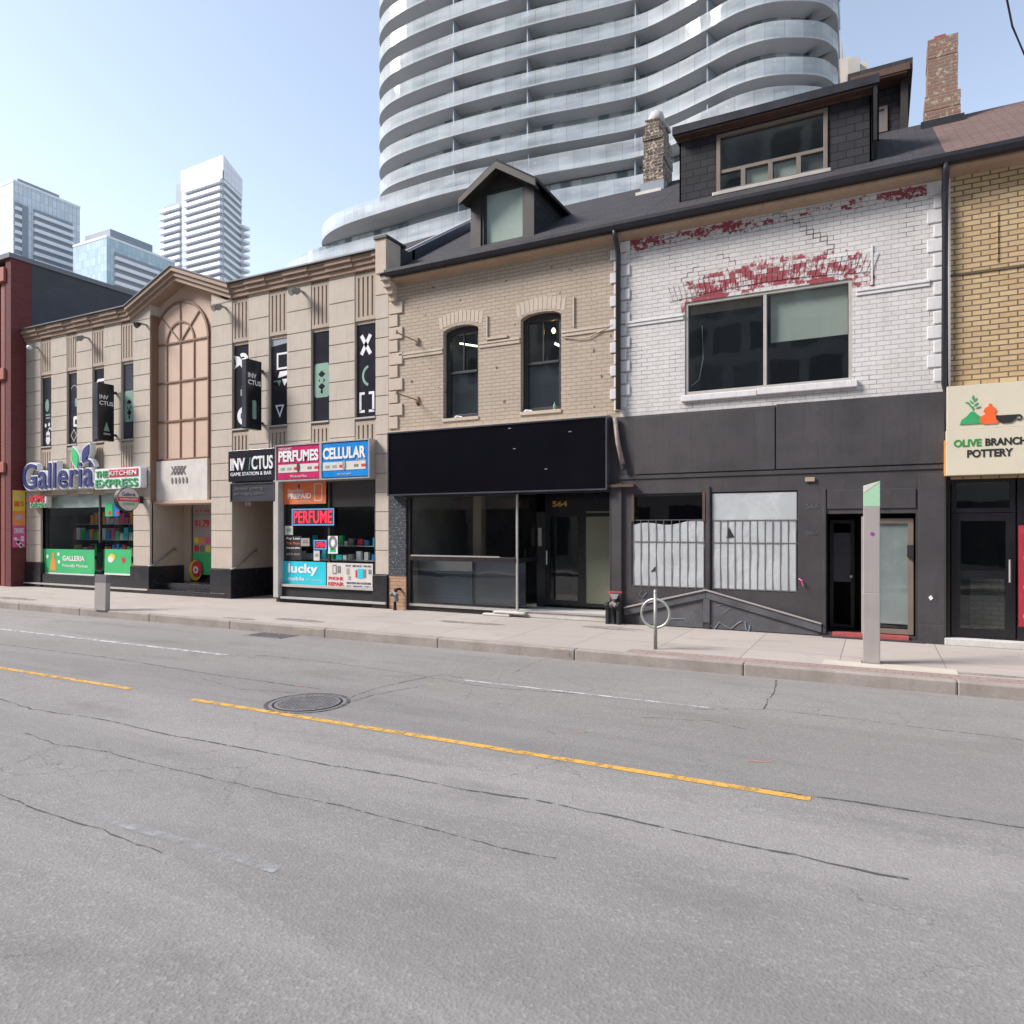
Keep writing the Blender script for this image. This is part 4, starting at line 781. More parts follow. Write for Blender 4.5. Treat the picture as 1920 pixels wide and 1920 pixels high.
# tall poster in the bay doorway
dp = thing('door_poster', 'tall grey and green food poster standing in the bay doorway', 'poster', (bx0 + .7, DY - .05, .5)); x0, x1 = bx0 + .38, bx0 + 1.2
MB().box(x0, x1, DY - .03, DY - .01, .5, dz1 - .05).build('sheet', 'pillar', dp); MB().box(x0, x1, DY - .035, DY - .028, .5, 1.15).build('green_area', 'pgreen', dp)
text('BUY ONE', (x0 + .1, x1 - .1, 2.32, 2.4), DY - .032, 'red', dp, .004, .01); text('EVERY WEEK', (x0 + .1, x1 - .1, 2.2, 2.28), DY - .032, 'sage', dp, .004, .01); text('$1.79', (x0 + .08, x1 - .12, 1.85, 2.1), DY - .032, 'red', dp, .005, .04)
for q, mt in enumerate(('by', 'bo', 'bp', 'red', 'iron', 'by')): MB().prism(disc(x0 + .16 + (q % 3) * .24, 1.5 - (q // 3) * .24, .11, .1), DY - .036, DY - .028).build('picture', mt, dp)
st_ = thing('round_sticker', 'round red and yellow sticker stand at the foot of the door poster', 'sticker', (x0 + .15, DY - .1, .35)); MB().prism(disc(x0 + .18, .62, .26, .30), DY - .10, DY - .08).build('backing', 'by', st_); MB().prism(disc(x0 + .25, .66, .21, .24), DY - .11, DY - .09).build('disc', 'red', st_); MB().prism(arc(x0 + .22, .64, .05, .11, 0, 359, 20), DY - .12, DY - .1).build('ring', 'white', st_)
# handrails
for a, lb in ((bx0 + .02, 'thin steel handrail at the left of the bay doorway steps'), (ex0 + .02, 'thin steel handrail at the left of the gaming shop doorway')):
    t = thing('handrail', lb, 'handrail', (a, Y0, .7), 'doorway handrails'); MB().tube([(a + .06, Y0 - .1, .78), (a + .06, Y0 + .1, .82), (a + .06, Y0 + .75, 1.28), (a + .03, Y0 + .8, 1.2)], .02).build('rail', 'galv', t, smooth=True); MB().tube([(a, Y0 + .55, 1.05), (a + .06, Y0 + .55, 1.12)], .015).build('bracket', 'galv', t)
# floodlights
for k, (px, py, lb) in enumerate(((55, 651, 'white dome camera under the cornice beside the red brick building'), (150, 633, 'twin floodlight above the second tan pier from the left'), (259, 608, 'dark floodlight at the left foot of the gable'), (408, 575, 'twin floodlight at the right foot of the gable'), (554, 545, 'twin floodlight above the pier between the laptop window and the clover window'), (722, 515, 'small dark floodlight at the right end of the tan building'))):
    X, Z = fx(px, 12.85), fz(px, py, 12.85)
    t = thing('camera' if k == 0 else 'floodlight', lb, 'security camera' if k == 0 else 'floodlight', (X, Y0, Z), None if k == 0 else 'floodlights under the cornice')
    MB().box(X - .03, X + .03, 12.9, Y0 + .01, Z + .02, Z + .06).build('arm', 'galv', t)
    if k == 0: MB().prism(disc(0, 0, .1), 0, .1, 'z'); MB().tube([(X, 12.85, Z - .06), (X, 12.85, Z - .02), (X, 12.85, Z + .05)], [.05, .085, .06], 14).build('dome', 'white', t, smooth=True)
    else:
        for s__ in ((-.1, .1) if k not in (2, 5) else (0,)):
            MB().tube([(X + s__, 12.78, Z - .05), (X + s__ * .8, 12.86, Z), (X + s__ * .5, 12.93, Z + .03)], [.085, .07, .035], 12).build('lamp_head', 'frame_dk' if k in (2, 5) else 'galv', t)
ns = thing('door_lights', 'small twin lamp under the dark sign in the gaming shop doorway', 'lamp', (fx(450), Y0 + .3, 2.45)); MB().tube([(ex0 + .2, Y0 + .3, 2.44), (ex0 + .2, Y0 + .3, 2.62)], .03).tube([(ex0 + .32, Y0 + .3, 2.44), (ex0 + .32, Y0 + .3, 2.62)], .03).build('lamp', 'offwhite', ns)
# ================================================================== BRICK ROW HOUSES : shared geometry
XA, XBm, XC = fx(729), fx(1163), fx(1774)       # party walls: black-sign house | white house | yellow house
ZE, YE = 7.60, 12.84; YRG, ZRG = 17.0, 10.25; SLP = (ZRG - ZE) / (YRG - YE)
def zroof(y): return ZE + (y - YE) * SLP
def roof(name, mat, par, x0, x1):
    return MB().prism([(YE, ZE - .03), (YRG, ZRG), (YRG + 4.4, ZE - .1), (YRG + 4.4, ZE - .3), (YE, ZE - .13)], x0, x1, 'x').build(name, mat, par)
def gutter(par, x0, x1):
    MB().prism([(YE - .13, ZE), (YE - .13, ZE - .06), (YE - .09, ZE - .13), (YE + .02, ZE - .13), (YE + .02, ZE - .02), (YE - .10, ZE + .0)], x0, x1, 'x').build('gutter', 'gutter', par)
    MB().prism([(YE + .03, ZE - .14), (YE + .03, ZE - .17), (YE + .10, ZE - .20), (Y0 - .002, ZE - .24), (Y0 - .002, ZE - .14)], x0, x1, 'x').build('fascia', 'fascia', par)
def pipe(par, px0, ztop, zbot, x, y=Y0 - .09, kick=None):
    pts = [(x, YE - .05, ztop), (x, YE + .02, ztop - .15), (x, y, ztop - .38), (x, y, zbot)]
    if kick: pts += kick
    return MB().tube(pts, .05, 10).build('downspout', 'gutter', par, smooth=True)
def seg_arch(x0, x1, z0, zs_, rise, n=10):
    c = (x0 + x1) / 2; hw = (x1 - x0) / 2
    return [(x0, z0), (x1, z0)] + [(c + hw * math.cos(math.pi * k / n), zs_ + rise * math.sin(math.pi * k / n) ** 1.0) for k in range(n + 1)]
# ------------------------------------------------------------------ beige house with black sign
bh = thing('beige_brick_house', 'beige painted brick shop house with gabled dormer and two tall arched windows', 'building', (XA, Y0, 0))
wa = (fx(831), fx(897)); wb = (fx(976), fx(1052)); zb0 = 4.24
ZW = ZE - .12
holes = [seg_arch(wa[0], wa[1], zb0, 6.12, .12), seg_arch(wb[0], wb[1], zb0 - .02, 6.14, .12)]
MB().wall([(XA, 3.9), (XBm, 3.9), (XBm, ZW), (XA, ZW)], holes, Y0, .22).build('wall', 'beige_brick', bh)
MB().box(XA, XBm, Y0 + 2.0, 21, 3.9, ZW).box(XA + .0, XA + .02, Y0 + .01, Y0 + 2, 3, ZW).build('side_wall', 'beige_brick', bh)
for (a, b) in ((XA + .3, wa[0] - .005), (wa[1] + .02, wb[0] - .01), (wb[1] + .02, XBm - .14)): MB().box(a, b, Y0 - .022, Y0 + .02, 5.68, 5.75).box(a, b, Y0 - .035, Y0 + .02, 5.75, 5.79).build('string_course', 'beige_plain', bh, .006)
for c_, w_ in (((wa[0] + wa[1]) / 2, wa[1] - wa[0]), ((wb[0] + wb[1]) / 2, wb[1] - wb[0])):
    ha = MB()
    for k in range(-9, 10):                                        # soldier bricks of the flat arches
        x = c_ + k * .098; zz = 6.30 - abs(k) ** 2 * .0035; t = k * .006
        if abs(k) * .098 > w_ / 2 + .12: continue
        ha.prism([(x - .042 , zz), (x + .042, zz), (x + .047 + t, zz + .26), (x - .04 + t, zz + .26)], Y0 - .004, Y0 + .01)
    ha.build('window_arch', 'beige_plain', bh, .004)
hm = MB()
for x, z0, z1 in ((fx(913), 5.8, 6.35), (fx(1075), 5.85, 6.45)): hm.box(x, x + .025, Y0 - .03, Y0 + .01, z0, z1)
hm.box(fx(913), fx(952), Y0 - .04, Y0 + .01, 5.83, 5.875); hm.build('hood_mould_remnant', 'beige_plain', bh)
q = MB(); z = 4.1; k = 0
while z < 7.0:
    q.box(XA + .02, XA + (.40 if k % 2 else .27), Y0 - .035, Y0 + .01, z + .012, z + .278); z += .29; k += 1
q.build('quoin', 'beige_plain', bh, .01)
q = MB(); z = 4.1; k = 0
while z < 7.1:
    q.box(XBm - (.20 if k % 2 else .12), XBm - .0, Y0 - .03, Y0 + .01, z + .012, z + .21); z += .225; k += 1
q.build('quoin', 'white_quoin', bh, .01)
M['tube_light'] = emit('tube_light', (.9, .9, .62), 2.2); M['bulb'] = emit('warm_bulb', (1, .55, .18), 9)
for n_, ((a, b), zz) in enumerate(((wa, 6.13), (wb, 6.15))):
    f = MB(); ys2 = Y0 + .13
    f.prism([(a, zb0 + .0), (a + .1, zb0), (a + .1, zz + .04), (a, zz)], ys2, ys2 + .09); f.prism([(b - .1, zb0), (b, zb0), (b, zz), (b - .1, zz + .04)], ys2, ys2 + .09)
    f.box(a + .1, b - .1, ys2 + .002, ys2 + .088, zb0, zb0 + .09); f.box(a + .1, b - .1, ys2 - .01, ys2 + .09, 5.22, 5.27)
    f.prism([(a + .1, zz - .05), (b - .1, zz - .05)] + [((a + b) / 2 + (b - a) / 2 * math.cos(math.pi * k / 8) * .8, zz + .11 * math.sin(math.pi * k / 8) + .0) for k in range(9)], ys2 + .002, ys2 + .088)
    f.box((a + b) / 2 - .012, (a + b) / 2 + .012, ys2 + .01, ys2 + .05, 5.27, zz - .05)
    fw = f.build('window', 'frame_dk', bh, .004); pane(a + .08, b - .08, zb0 + .05, zz - .0, ys2 + .05).build('pane', 'glass_dark' if 0 else 'glass', fw)
    MB().box(a + .09, b - .09, ys2 + .062, ys2 + .07, zb0 + .06, 5.22).build('lower_screen', 'film2', fw)
    MB().box(a - .01, b + .01, Y0 - .025, Y0 + .2, zb0 - .07, zb0 + .0).build('sill', 'beige_plain', fw, .006)
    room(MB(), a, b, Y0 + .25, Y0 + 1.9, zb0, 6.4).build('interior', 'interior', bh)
ln = MB(); 
for (x, y, z) in ((wa[0] + .25, Y0 + .8, 5.95), (wb[0] + .5, Y0 + .9, 5.75)): ln.box(x, x + .7, y, y + .05, z, z + .05)
t = thing('tube_lamp', 'lit fluorescent tube inside the left arched window', 'lamp', (wa[0] + .4, Y0 + .9, 5.95)); MB().tube([(wa[0] + .12, Y0 + .5, 6.0), (wa[1] - .02, Y0 + .7, 5.84)], .02).build('tube', 'tube_light', t)
t = thing('tube_lamp', 'lit fluorescent tube inside the right arched window', 'lamp', (wb[0] + .4, Y0 + .9, 5.75)); MB().tube([(wb[0] + .55, Y0 + .5, 5.72), (wb[1] + .02, Y0 + .75, 5.52)], .025).build('tube', 'tube_light', t)
t = thing('bulb_lamp', 'small warm glowing bulb high in the right arched window', 'lamp', (wb[1] - .25, Y0 + .4, 5.9))
gx, gz2 = W(1038, 620, Y0 + .4); MB().tube([(gx, Y0 + .4, gz2 - .05), (gx, Y0 + .4, gz2), (gx, Y0 + .4, gz2 + .05)], [.02, .045, .02]).build('bulb', 'bulb', t, smooth=True); MB().tube([(gx, Y0 + .4, gz2 + .05), (gx, Y0 + .4, 6.35)], .006).build('cord', 'blackmat', t)
roof('roof', 'slate', bh, XA + .22, XBm + .42); gutter(bh, XA + .16, XBm)
# party wall parapet and corbel at the left
MB().box(XA - .08, XA + .22, YE - .12, YE + .42, 7.55, 8.32).build('parapet_block', 'beige_plain', bh, .01)
MB().prism([(YE + .42, 7.6), (YE + .42, 8.30), (YE + .75, 8.30), (YE + 1.0, 8.45), (YE + 1.0, 7.6)], XA - .06, XA + .21, 'x').build('parapet_block', 'gutter', bh)
MB().box(XA - .11, XA + .25, YE - .15, YE + .6, 8.32, 8.38).build('coping', 'gutter', bh)
for k in range(4): MB().box(XA + .0 + k * .03, XA + .24 - k * 0, YE - .06 + k * .07, Y0 + .01, 7.55 - (k + 1) * .14, 7.55 - k * .14).build('corbel', 'beige_plain', bh, .015)
MB().prism([(YE + .9, zroof(YE + .9) - .1), (YRG, ZRG - .1), (YRG, ZRG + .22), (YE + .9, zroof(YE + .9) + .22)], XA - .02, XA + .21, 'x').build('coping', 'gutter', bh)
MB().prism([(YE + .9, zroof(YE + .9) + .22), (YRG, ZRG + .22), (YRG, ZRG + .25), (YE + .9, zroof(YE + .9) + .25)], XA - .05, XA + .0, 'x').build('coping_edge', 'offwhite', bh)
# gabled dormer (sub-parts of one dormer part)
DYF = 13.75; dx0, dx1 = fx(885, DYF), fx(1001, DYF); dze = 9.32; dcx = (dx0 + dx1) / 2
gxa, gxb = fx(907, DYF), fx(981, DYF); gz0, gz1 = fz(942, 459, DYF), fz(942, 353, DYF)
dm = MB().wall([(dx0, zroof(DYF) - .1), (dx1, zroof(DYF) - .1), (dx1, dze), (dcx, dze + .47), (dx0, dze)], [[(gxa, gz0), (gxb, gz0), (gxb, gz1), (gxa, gz1)]], DYF, .12).build('dormer', 'dormer', bh)
for x in (dx0, dx1 - .03): MB().prism([(DYF, zroof(DYF) - .1), (DYF, dze), (YRG, dze), (YRG, ZRG - .2)], x, x + .03, 'x').build('cheek', 'slate_v', dm)
ov = .18; ph = .60; yb_ = YRG - .3
for s__ in (-1, 1):
    xe = dcx + s__ * (dx1 - dx0 + 2 * ov) / 2; ze_ = dze - .08
    r_ = MB(); pk = dze + .53
    r_.prism([(dcx, pk), (xe, ze_), (xe, ze_ - .07), (dcx, pk - .08)] if s__ > 0 else [(xe, ze_), (dcx, pk), (dcx, pk - .08), (xe, ze_ - .07)], DYF - .26, yb_)
    r_.build('dormer_roof', 'slate', dm)
    b_ = MB(); b_.prism([(dcx, pk - .06), (xe - s__ * .01, ze_ - .05), (xe - s__ * .01, ze_ - .19), (dcx, pk - .21)], DYF - .30, DYF - .24); b_.prism([(dcx, pk - .10), (xe - s__ * .06, ze_ - .07), (xe - s__ * .06, ze_ - .16), (dcx, pk - .2)], DYF - .24, DYF - .002)
    b_.build('barge_board', 'dormer', dm)
fw = frame(MB(), gxa - .02, gxb + .02, gz0 - .02, gz1 + .02, DYF + .03, DYF + .09, .05).build('window', 'frame_dk', dm); pane(gxa + .02, gxb - .02, gz0 + .02, gz1 - .02, DYF + .06).build('pane', 'glass_clear', fw)
MB().box(gxa, gxb, DYF + .10, DYF + .12, gz0, gz1).build('curtain', 'net', fw)
for a, b in ((dx0 - .02, gxa - .06), (gxb + .06, dx1 + .02)): MB().box(a, b, DYF - .03, DYF - .001, zroof(DYF) - .05, dze + .02).build('casing', 'dormer', dm, .005)
MB().box(dx0, dx1, DYF - .05, DYF - .031, zroof(DYF) - .05, gz0 - .04).build('casing', 'dormer', dm, .005)
# chimney A
def chimney(name, par, px0, px1, pyt, yf, depth, mat, shoulder=None):
    x0, x1 = fx(px0, yf), fx(px1, yf); zt = fz((px0 + px1) / 2, pyt, yf); zb = zroof(yf) - .3
    mb = MB(); z = zb; random.seed(px0)
    while z < zt - .01:
        h = min(.15, zt - z); j = random.uniform(-.012, .012); tp = 0
        if name == 'a' and z > zt - .35: tp = .09
        e = 0
        if shoulder and z < shoulder: e = .055 + max(0, (shoulder - .6 - z)) * .05
        mb.box(x0 + j + tp * .5 - e, x1 + j - tp - e * .2 + (.05 if e else 0), yf + j - e * .5, yf + depth + e, z, z + h); z += h
    ch = mb.build('chimney', mat, par); return ch, x0, x1, zt, zb
ch, x0, x1, zt, zb = chimney('a', bh, 1206, 1243, 222, 16.2, .85, 'chim_a')
MB().tube([((x0 + x1) / 2, 16.5, zt - .02), ((x0 + x1) / 2, 16.5, zt + .14), ((x0 + x1) / 2, 16.5, zt + .26), ((x0 + x1) / 2, 16.5, zt + .33)], [.2, .19, .15, .05], 12).build('cap', 'mortar', ch, smooth=True)
MB().box(x0 + .02, x1 - .02, 16.2 + .5, 16.2 + .84, zt, zt + .1).build('cap', 'mortar', ch, .03)
MB().box(x0 - .04, x1 + .04, 16.12, 17.1, zroof(16.15) - .2, zroof(16.15) + .2).build('flashing', 'dist_grey', ch)
MB().box(x0 - .12, x1 + .02, 15.98, 16.12, zroof(16.0) - .02, zroof(16.0) + .05).build('flashing', 'offwhite', ch)
# shopfront below the black sign
bx_l = fx(762); MB().box(XA - .0, bx_l - .02, Y0 - .0, Y0 + .5, .75, 3.9).build('brick_pier', brick('blue_black_painted_brick', (.045, .05, .06), (.035, .042, .055), (.09, .095, .11), .215, .078, .008, 1.0, .6, .2, spots=((.2, .2, .22), 20, .62)), bh)
MB().box(XA + .0, bx_l - .02, Y0 + .003, Y0 + .5, 0, .75).build('brick_pier', brick('bare_orange_brick', (.48, .28, .17), (.42, .25, .16), (.3, .22, .17), .215, .078, .008, .9, .3, .3), bh)
sx0, sx1 = bx_l, fx(968); SYF = Y0 + .04
m_ = MB(); m_.box(sx0 - .02, sx0 + .07, SYF, SYF + .1, 0, 2.9); m_.box(sx0 + .07, sx1, SYF, SYF + .1, 2.53, 2.9); m_.box(sx0 + .07, sx1 - .04, SYF - .02, SYF + .1, 1.12, 1.22); m_.box(sx0 + .07, sx1, SYF, SYF + .1, 0, .10); m_.box(sx0 + .07, sx1, SYF + .02, SYF + .1, .10, .16)
sf = m_.build('shop_window', pm('brown_black_frame', (.022, .017, .017), .35), bh, .004)
MB().box(sx0 + .07, sx1, SYF - .03, SYF + .02, .10, .15).build('sill', 'steel', sf); MB().box(sx0 + .1, fx(935), SYF - .01, SYF + .02, 1.22, 1.245).build('sill', 'pillar', sf)
pane(sx0 + .07, sx1 - .0, .16, 1.12, SYF + .06).build('pane', 'glass_clear', sf); pane(sx0 + .07, sx1, 1.22, 2.53, SYF + .06).build('pane', 'glass_clear', sf)
M['deepblue'] = pm('deep_blue_board', (.02, .035, .06), .6, .3, 2)
MB().box(sx0 + .07, fx(868), SYF + .35, SYF + .38, .16, .86).build('stall_board', 'deepblue', sf); MB().box(sx0 + .07, fx(868), SYF + .35, SYF + .38, .88, 1.12).build('stall_board', 'pillar_dk', sf); MB().box(fx(868), sx1, SYF + .4, SYF + .43, .16, 1.1).build('stall_board', 'film2', sf)
# returning glass into the recessed doorway
MB().box(sx1 - .03, sx1 + .01, SYF, SYF + .05, .12, 2.6).build('corner_post', 'steel', sf)
rg = MB(); rg.quad((sx1, SYF + .06, .2), (sx1, Y0 + 1.0, .2), (sx1, Y0 + 1.0, 2.55), (sx1, SYF + .06, 2.55)); rg.build('pane', 'glass_dark', sf)
MB().box(sx1 - .02, sx1 + .02, SYF + .06, Y0 + 1.0, 1.12, 1.2).build('rail', 'blackmat', sf)
MB().box(sx0, XBm - .2, Y0 - .1, Y0 + .12, 2.55, 3.95).build('lintel', 'blackmat', bh)
RD = Y0 + 1.0; px_r = fx(1137)
MB().box(sx1 + .0, px_r + .5, RD + .0, RD + .08, 2.2, 3.0).build('transom_panel', 'black', bh)
dl, dr = fx(1022, RD), fx(1092, RD)
d_ = frame(MB(), dl, dr, .17, 2.2, RD, RD + .06, .11).build('door', 'black', bh); pane(dl + .1, dr - .1, .25, 2.1, RD + .03).build('pane', 'glass', d_)
MB().tube([(dl + .06, RD - .05, 1.05), (dl + .06, RD - .05, 1.35)], .02).build('handle', 'steel', d_)
MB().box(sx1 + .0, dl, RD, RD + .1, .1, 2.6).build('door_surround', 'blackmat', bh)
MB().box(dl - .16, dl - .08, RD - .02, RD, 1.45, 1.85).build('notice', 'pillar', bh)
sp = frame(MB(), dr, px_r + .45, .17, 2.6, RD + .002, RD + .06, .07, (), (2.12,)).build('side_light', 'black', bh)
M['frost_g'] = pm('frosted_greenish', (.20, .215, .16), .35, .12, 1, .02); MB().box(dr + .06, px_r + .38, RD + .02, RD + .03, .24, 2.09).box(dr + .06, px_r + .38, RD + .02, RD + .03, 2.16, 2.54).build('frosted_pane', 'frost_g', sp)
text('564', (fx(1036, RD), fx(1064, RD), 2.31, 2.43), RD - .004, pm('gold_number', (.55, .33, .05), .5), bh, .006, .02, name='house_number')
MB().box(sx1 - .2, px_r + .3, Y0 + .0, RD + .2, 0, .115).build('step', 'mortar', bh, .015); MB().box(sx1 + .02, px_r + .1, Y0 - .02, Y0 + .03, .115, .145).build('step_nosing', 'steel', bh)
for k in range(2): MB().box(sx1 - .75 + k * .25, sx1 - .1 + k * .35, Y0 - .12, Y0 + .02, .0 + k * .06, .05 + k * .06).build('broken_step', 'mortar', bh, .02)
room(MB(), sx0, sx1 + .0, SYF + .15, Y0 + 3.4, .1, 2.9, True).build('interior', 'interior3', bh)
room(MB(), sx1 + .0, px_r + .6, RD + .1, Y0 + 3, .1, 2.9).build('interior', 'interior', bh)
MB().box(fx(835), fx(851), Y0 + 1.2, Y0 + 1.4, .1, 2.8).build('interior_column', 'fascia', bh)
MB().box(fx(800), fx(812), Y0 + 2.2, Y0 + 2.4, .1, 2.5).build('interior_column', 'fascia', bh); MB().box(sx0 + .2, fx(930), Y0 + 1.7, Y0 + 1.75, 2.3, 2.55).build('interior_beam', 'rustwood', bh)
for (px, lb) in ((1038, 'x'),): pass
# black blank fascia box
fb = signbox('blank_fascia_box', 'large blank glossy black sign box below the two arched windows', 'sign box', fx(729, 12.93), fx(1137, 12.93), 12.93, Y0 - .005, fz(930, 921.5, 12.93), fz(930, 797.5, 12.93), 'boxgloss')
X0_, X1_, z0, z1 = fx(729, 12.93), fx(1137, 12.93), fz(930, 921.5, 12.93), fz(930, 797.5, 12.93)
frame(MB(), X0_ - .02, X1_ + .02, z0 - .03, z1 + .02, 12.90, Y0 - .01, .03).build('frame', 'film2', fb)
MB().box(X0_ - .03, X1_ + .02, 12.92, Y0, z1 + .021, z1 + .05).build('cap_flashing', 'beige_plain', fb)
sc_ = MB()
for px, py in ((953, 804), (1066, 810), (962, 842), (1021, 880)): sc_.box(fx(px, 12.93), fx(px, 12.93) + .06, 12.926, 12.929, fz(px, py, 12.93), fz(px, py, 12.93) + .012)
sc_.build('scratch', 'pillar', fb)
# lamp arms on the beige wall
for k, (py, lb) in enumerate(((632, 'upper empty metal lamp arm on the beige brick wall near the corner'), (742, 'lower empty metal lamp arm on the beige brick wall near the corner'))):
    Z = fz(782, py + 8); x = fx(782); t = thing('lamp_arm', lb, 'lamp arm', (x, Y0, Z), 'lamp arms on the beige wall')
    MB().box(x - .05, x + .05, Y0 - .05, Y0 + .01, Z - .06, Z + .07).build('wall_plate', 'fascia', t); MB().tube([(x, Y0 - .04, Z), (x - .06, Y0 - .35, Z + .03), (x - .10, Y0 - .62, Z + .06)], .017, 8).build('arm', 'fascia', t); MB().tube([(x - .10, Y0 - .62, Z + .03), (x - .10, Y0 - .62, Z + .1)], .028, 8).build('tip', 'fascia', t)
# cable on the wall, sagging
cb = thing('wall_cable', 'thin painted cable sagging under the string course right of the arched windows', 'cable', (fx(1090), Y0, 5.6)); MB().tube([(fx(1058), Y0 - .02, 5.66), (fx(1085), Y0 - .03, 5.6), (fx(1105), Y0 - .03, 5.6), (fx(1140), Y0 - .02, 5.74)], .01, 6).build('cable', 'beige_plain', cb)
# rubbish on the sills
for k, (px, py, lb, mt) in enumerate(((988, 770, 'crumpled white rag on the sill of the right arched window', 'white'), (1038, 770, 'small pale green bottle on the sill of the right arched window', 'sage'), (857, 784, 'crumpled white litter on the sill of the left arched window', 'white'))):
    X = fx(px, Y0 - .0); t = MB()
    if k == 1: t.tube([(X, Y0 + .05, zb0), (X, Y0 + .05, zb0 + .09), (X, Y0 + .05, zb0 + .12), (X, Y0 + .05, zb0 + .16)], [.03, .03, .012, .012])
    else: t.tube([(X - .1, Y0 + .05, zb0 + .015), (X - .03, Y0 + .03, zb0 + .03), (X + .05, Y0 + .06, zb0 + .02), (X + .1, Y0 + .04, zb0 + .02)], [.012, .03, .025, .01], 6)
    tag(t.build('bottle' if k == 1 else 'rag', mt, org=(X, Y0 + .05, zb0)), lb, 'bottle' if k == 1 else 'rag')
# ------------------------------------------------------------------ white house
wh = thing('white_brick_house', 'white painted brick house with peeling red patches, wide dormer and charcoal shopfront', 'building', (XBm, Y0, 0))
wx0, wx1 = fx(1284), fx(1598); wz0, wz1 = 4.30, 6.01; XWR = fx(1771)
MB().wall([(XBm, 3.98), (XWR, 3.98), (XWR, ZW), (XBm, ZW)], [[(wx0, wz0), (wx1, wz0), (wx1, wz1), (wx0, wz1)]], Y0, .16).build('wall', 'white_brick', wh)
MB().box(XBm, XC, Y0 + 2, 21, 0, ZW).build('rear_wall', 'charcoal', wh)
for a, b in ((XBm + .1, wx0 - .02), (wx1 + .06, XWR - .2)): MB().box(a, b, Y0 - .02, Y0 + .01, 5.70, 5.76).box(a, b, Y0 - .035, Y0 + .01, 5.76, 5.80).build('string_course', 'white_quoin', wh, .006)
q = MB(); q2 = MB(); z = 4.15; k = 0
while z < 7.15:
    q.box(XWR - (.24 if k % 2 else .15), XWR + .0, Y0 - .018, Y0 + .01, z + .012, z + .215); q2.box(XBm + .0, XBm + (.2 if k % 2 else .12), Y0 - .03, Y0 + .01, z + .012, z + .215); z += .23; k += 1
q.build('quoin', 'white_quoin', wh, .012); q2.build('quoin', 'white_quoin', wh, .012)
fw = frame(MB(), wx0, wx1, wz0, wz1, Y0 + .02, Y0 + .12, .055, (fx(1434),)).build('window', 'frame_lt', wh, .004)
pane(wx0 + .05, wx1 - .05, wz0 + .05, wz1 - .05, Y0 + .07).build('pane', 'glass', fw)
MB().box(fx(1443), wx1 - .07, Y0 + .16, Y0 + .18, fz(1520, 630), wz1 - .05).build('blind', 'blind', fw); MB().box(wx0 + .07, fx(1425), Y0 + .16, Y0 + .18, fz(1355, 578), wz1 - .05).build('blind', 'fascia', fw)
MB().tube([(fx(1312), Y0 + .2, 5.6), (fx(1314), Y0 + .2, 5.0), (fx(1306), Y0 + .2, 4.6), (fx(1292), Y0 + .2, 4.5)], .008, 6).build('blind_cord', 'blind', fw)
MB().box(wx0 - .06, fx(1420), Y0 - .07, Y0 + .05, wz0 - .13, wz0 - .02).box(fx(1420) + .01, wx1 + .08, Y0 - .08, Y0 + .05, wz0 - .12, wz0 - .0).build('sill', 'white_quoin', fw, .012)
room(MB(), wx0, wx1, Y0 + .2, Y0 + 1.95, wz0, wz1 + .3).build('interior', 'interior', wh)
ac = MB(); acx_ = (wx0 + wx1) / 2
for k in range(-19, 20):
    x = acx_ + k * .088; zz = 6.06 + .10 * (1 - (k / 19) ** 2); ac.prism([(x - .038 - k * .001, zz), (x + .038 - k * .001, zz), (x + .044 + k * .0045, zz + .30), (x - .036 + k * .0045, zz + .30)], Y0 - .011, Y0 + .01)
ac.build('window_arch', 'white_brick', wh, .003)
MB().box(fx(1633), fx(1634) + .02, Y0 - .02, Y0 + .01, 5.85, 6.5).build('hood_mould_remnant', 'white_quoin', wh)
def stepcrack(px, py, n, dirn, th=.008):
    cx_ = XBm + round((fx(px) - XBm) / .1075) * .1075; cz_ = round(fz(px, py) / .078) * .078; m_ = MB()
    for k in range(n):
        nx_ = cx_ + dirn * .1075; m_.box(min(cx_, nx_), max(cx_, nx_) + th, Y0 - .004, Y0 + .002, cz_, cz_ + th); m_.box(nx_, nx_ + th, Y0 - .004, Y0 + .002, cz_ - .078, cz_); cx_ = nx_; cz_ -= .078
    m_.build('stepped_crack', 'blackmat', wh)
stepcrack(1456, 402, 8, 1); stepcrack(1500, 432, 5, 1, .006); stepcrack(1345, 480, 3, 1, .006); stepcrack(1560, 470, 3, -1, .006); stepcrack(1310, 500, 3, -1, .005)
roof('roof', 'slate', wh, XBm + .425, XC); gutter(wh, XBm + .003, XC + .02)
# shed dormer
SYD = 13.9; a0, a1 = fx(1274, SYD), fx(1634, SYD); dz0 = zroof(SYD) - .1; dzt = 9.48
q0, q1 = fx(1344, SYD), fx(1552, SYD); qz0, qz1 = fz(1450, 343, SYD), fz(1450, 228, SYD)
sd = MB().wall([(a0, dz0), (a1, dz0), (a1, dzt), (a0, dzt)], [[(q0, qz0), (q1, qz0), (q1, qz1), (q0, qz1)]], SYD, .1).build('shed_dormer', 'slate_v', wh)
for x in (a0, a1 - .03): MB().prism([(SYD, dz0), (SYD, dzt), (YRG + .6, dzt + .25), (YRG + .6, ZRG - .3), (YRG, ZRG - .2)], x, x + .03, 'x').build('cheek', 'slate_v', sd)
MB().prism([(SYD - .20, dzt + .0), (SYD - .20, dzt + .14), (YRG + .9, dzt + .42), (YRG + .9, dzt + .3)], a0 - .08, a1 + .12, 'x').build('dormer_roof', 'slate', sd)
MB().box(a0 - .085, a1 + .125, SYD - .23, SYD - .20, dzt + .01, dzt + .16).build('roof_edge', 'gutter', sd)
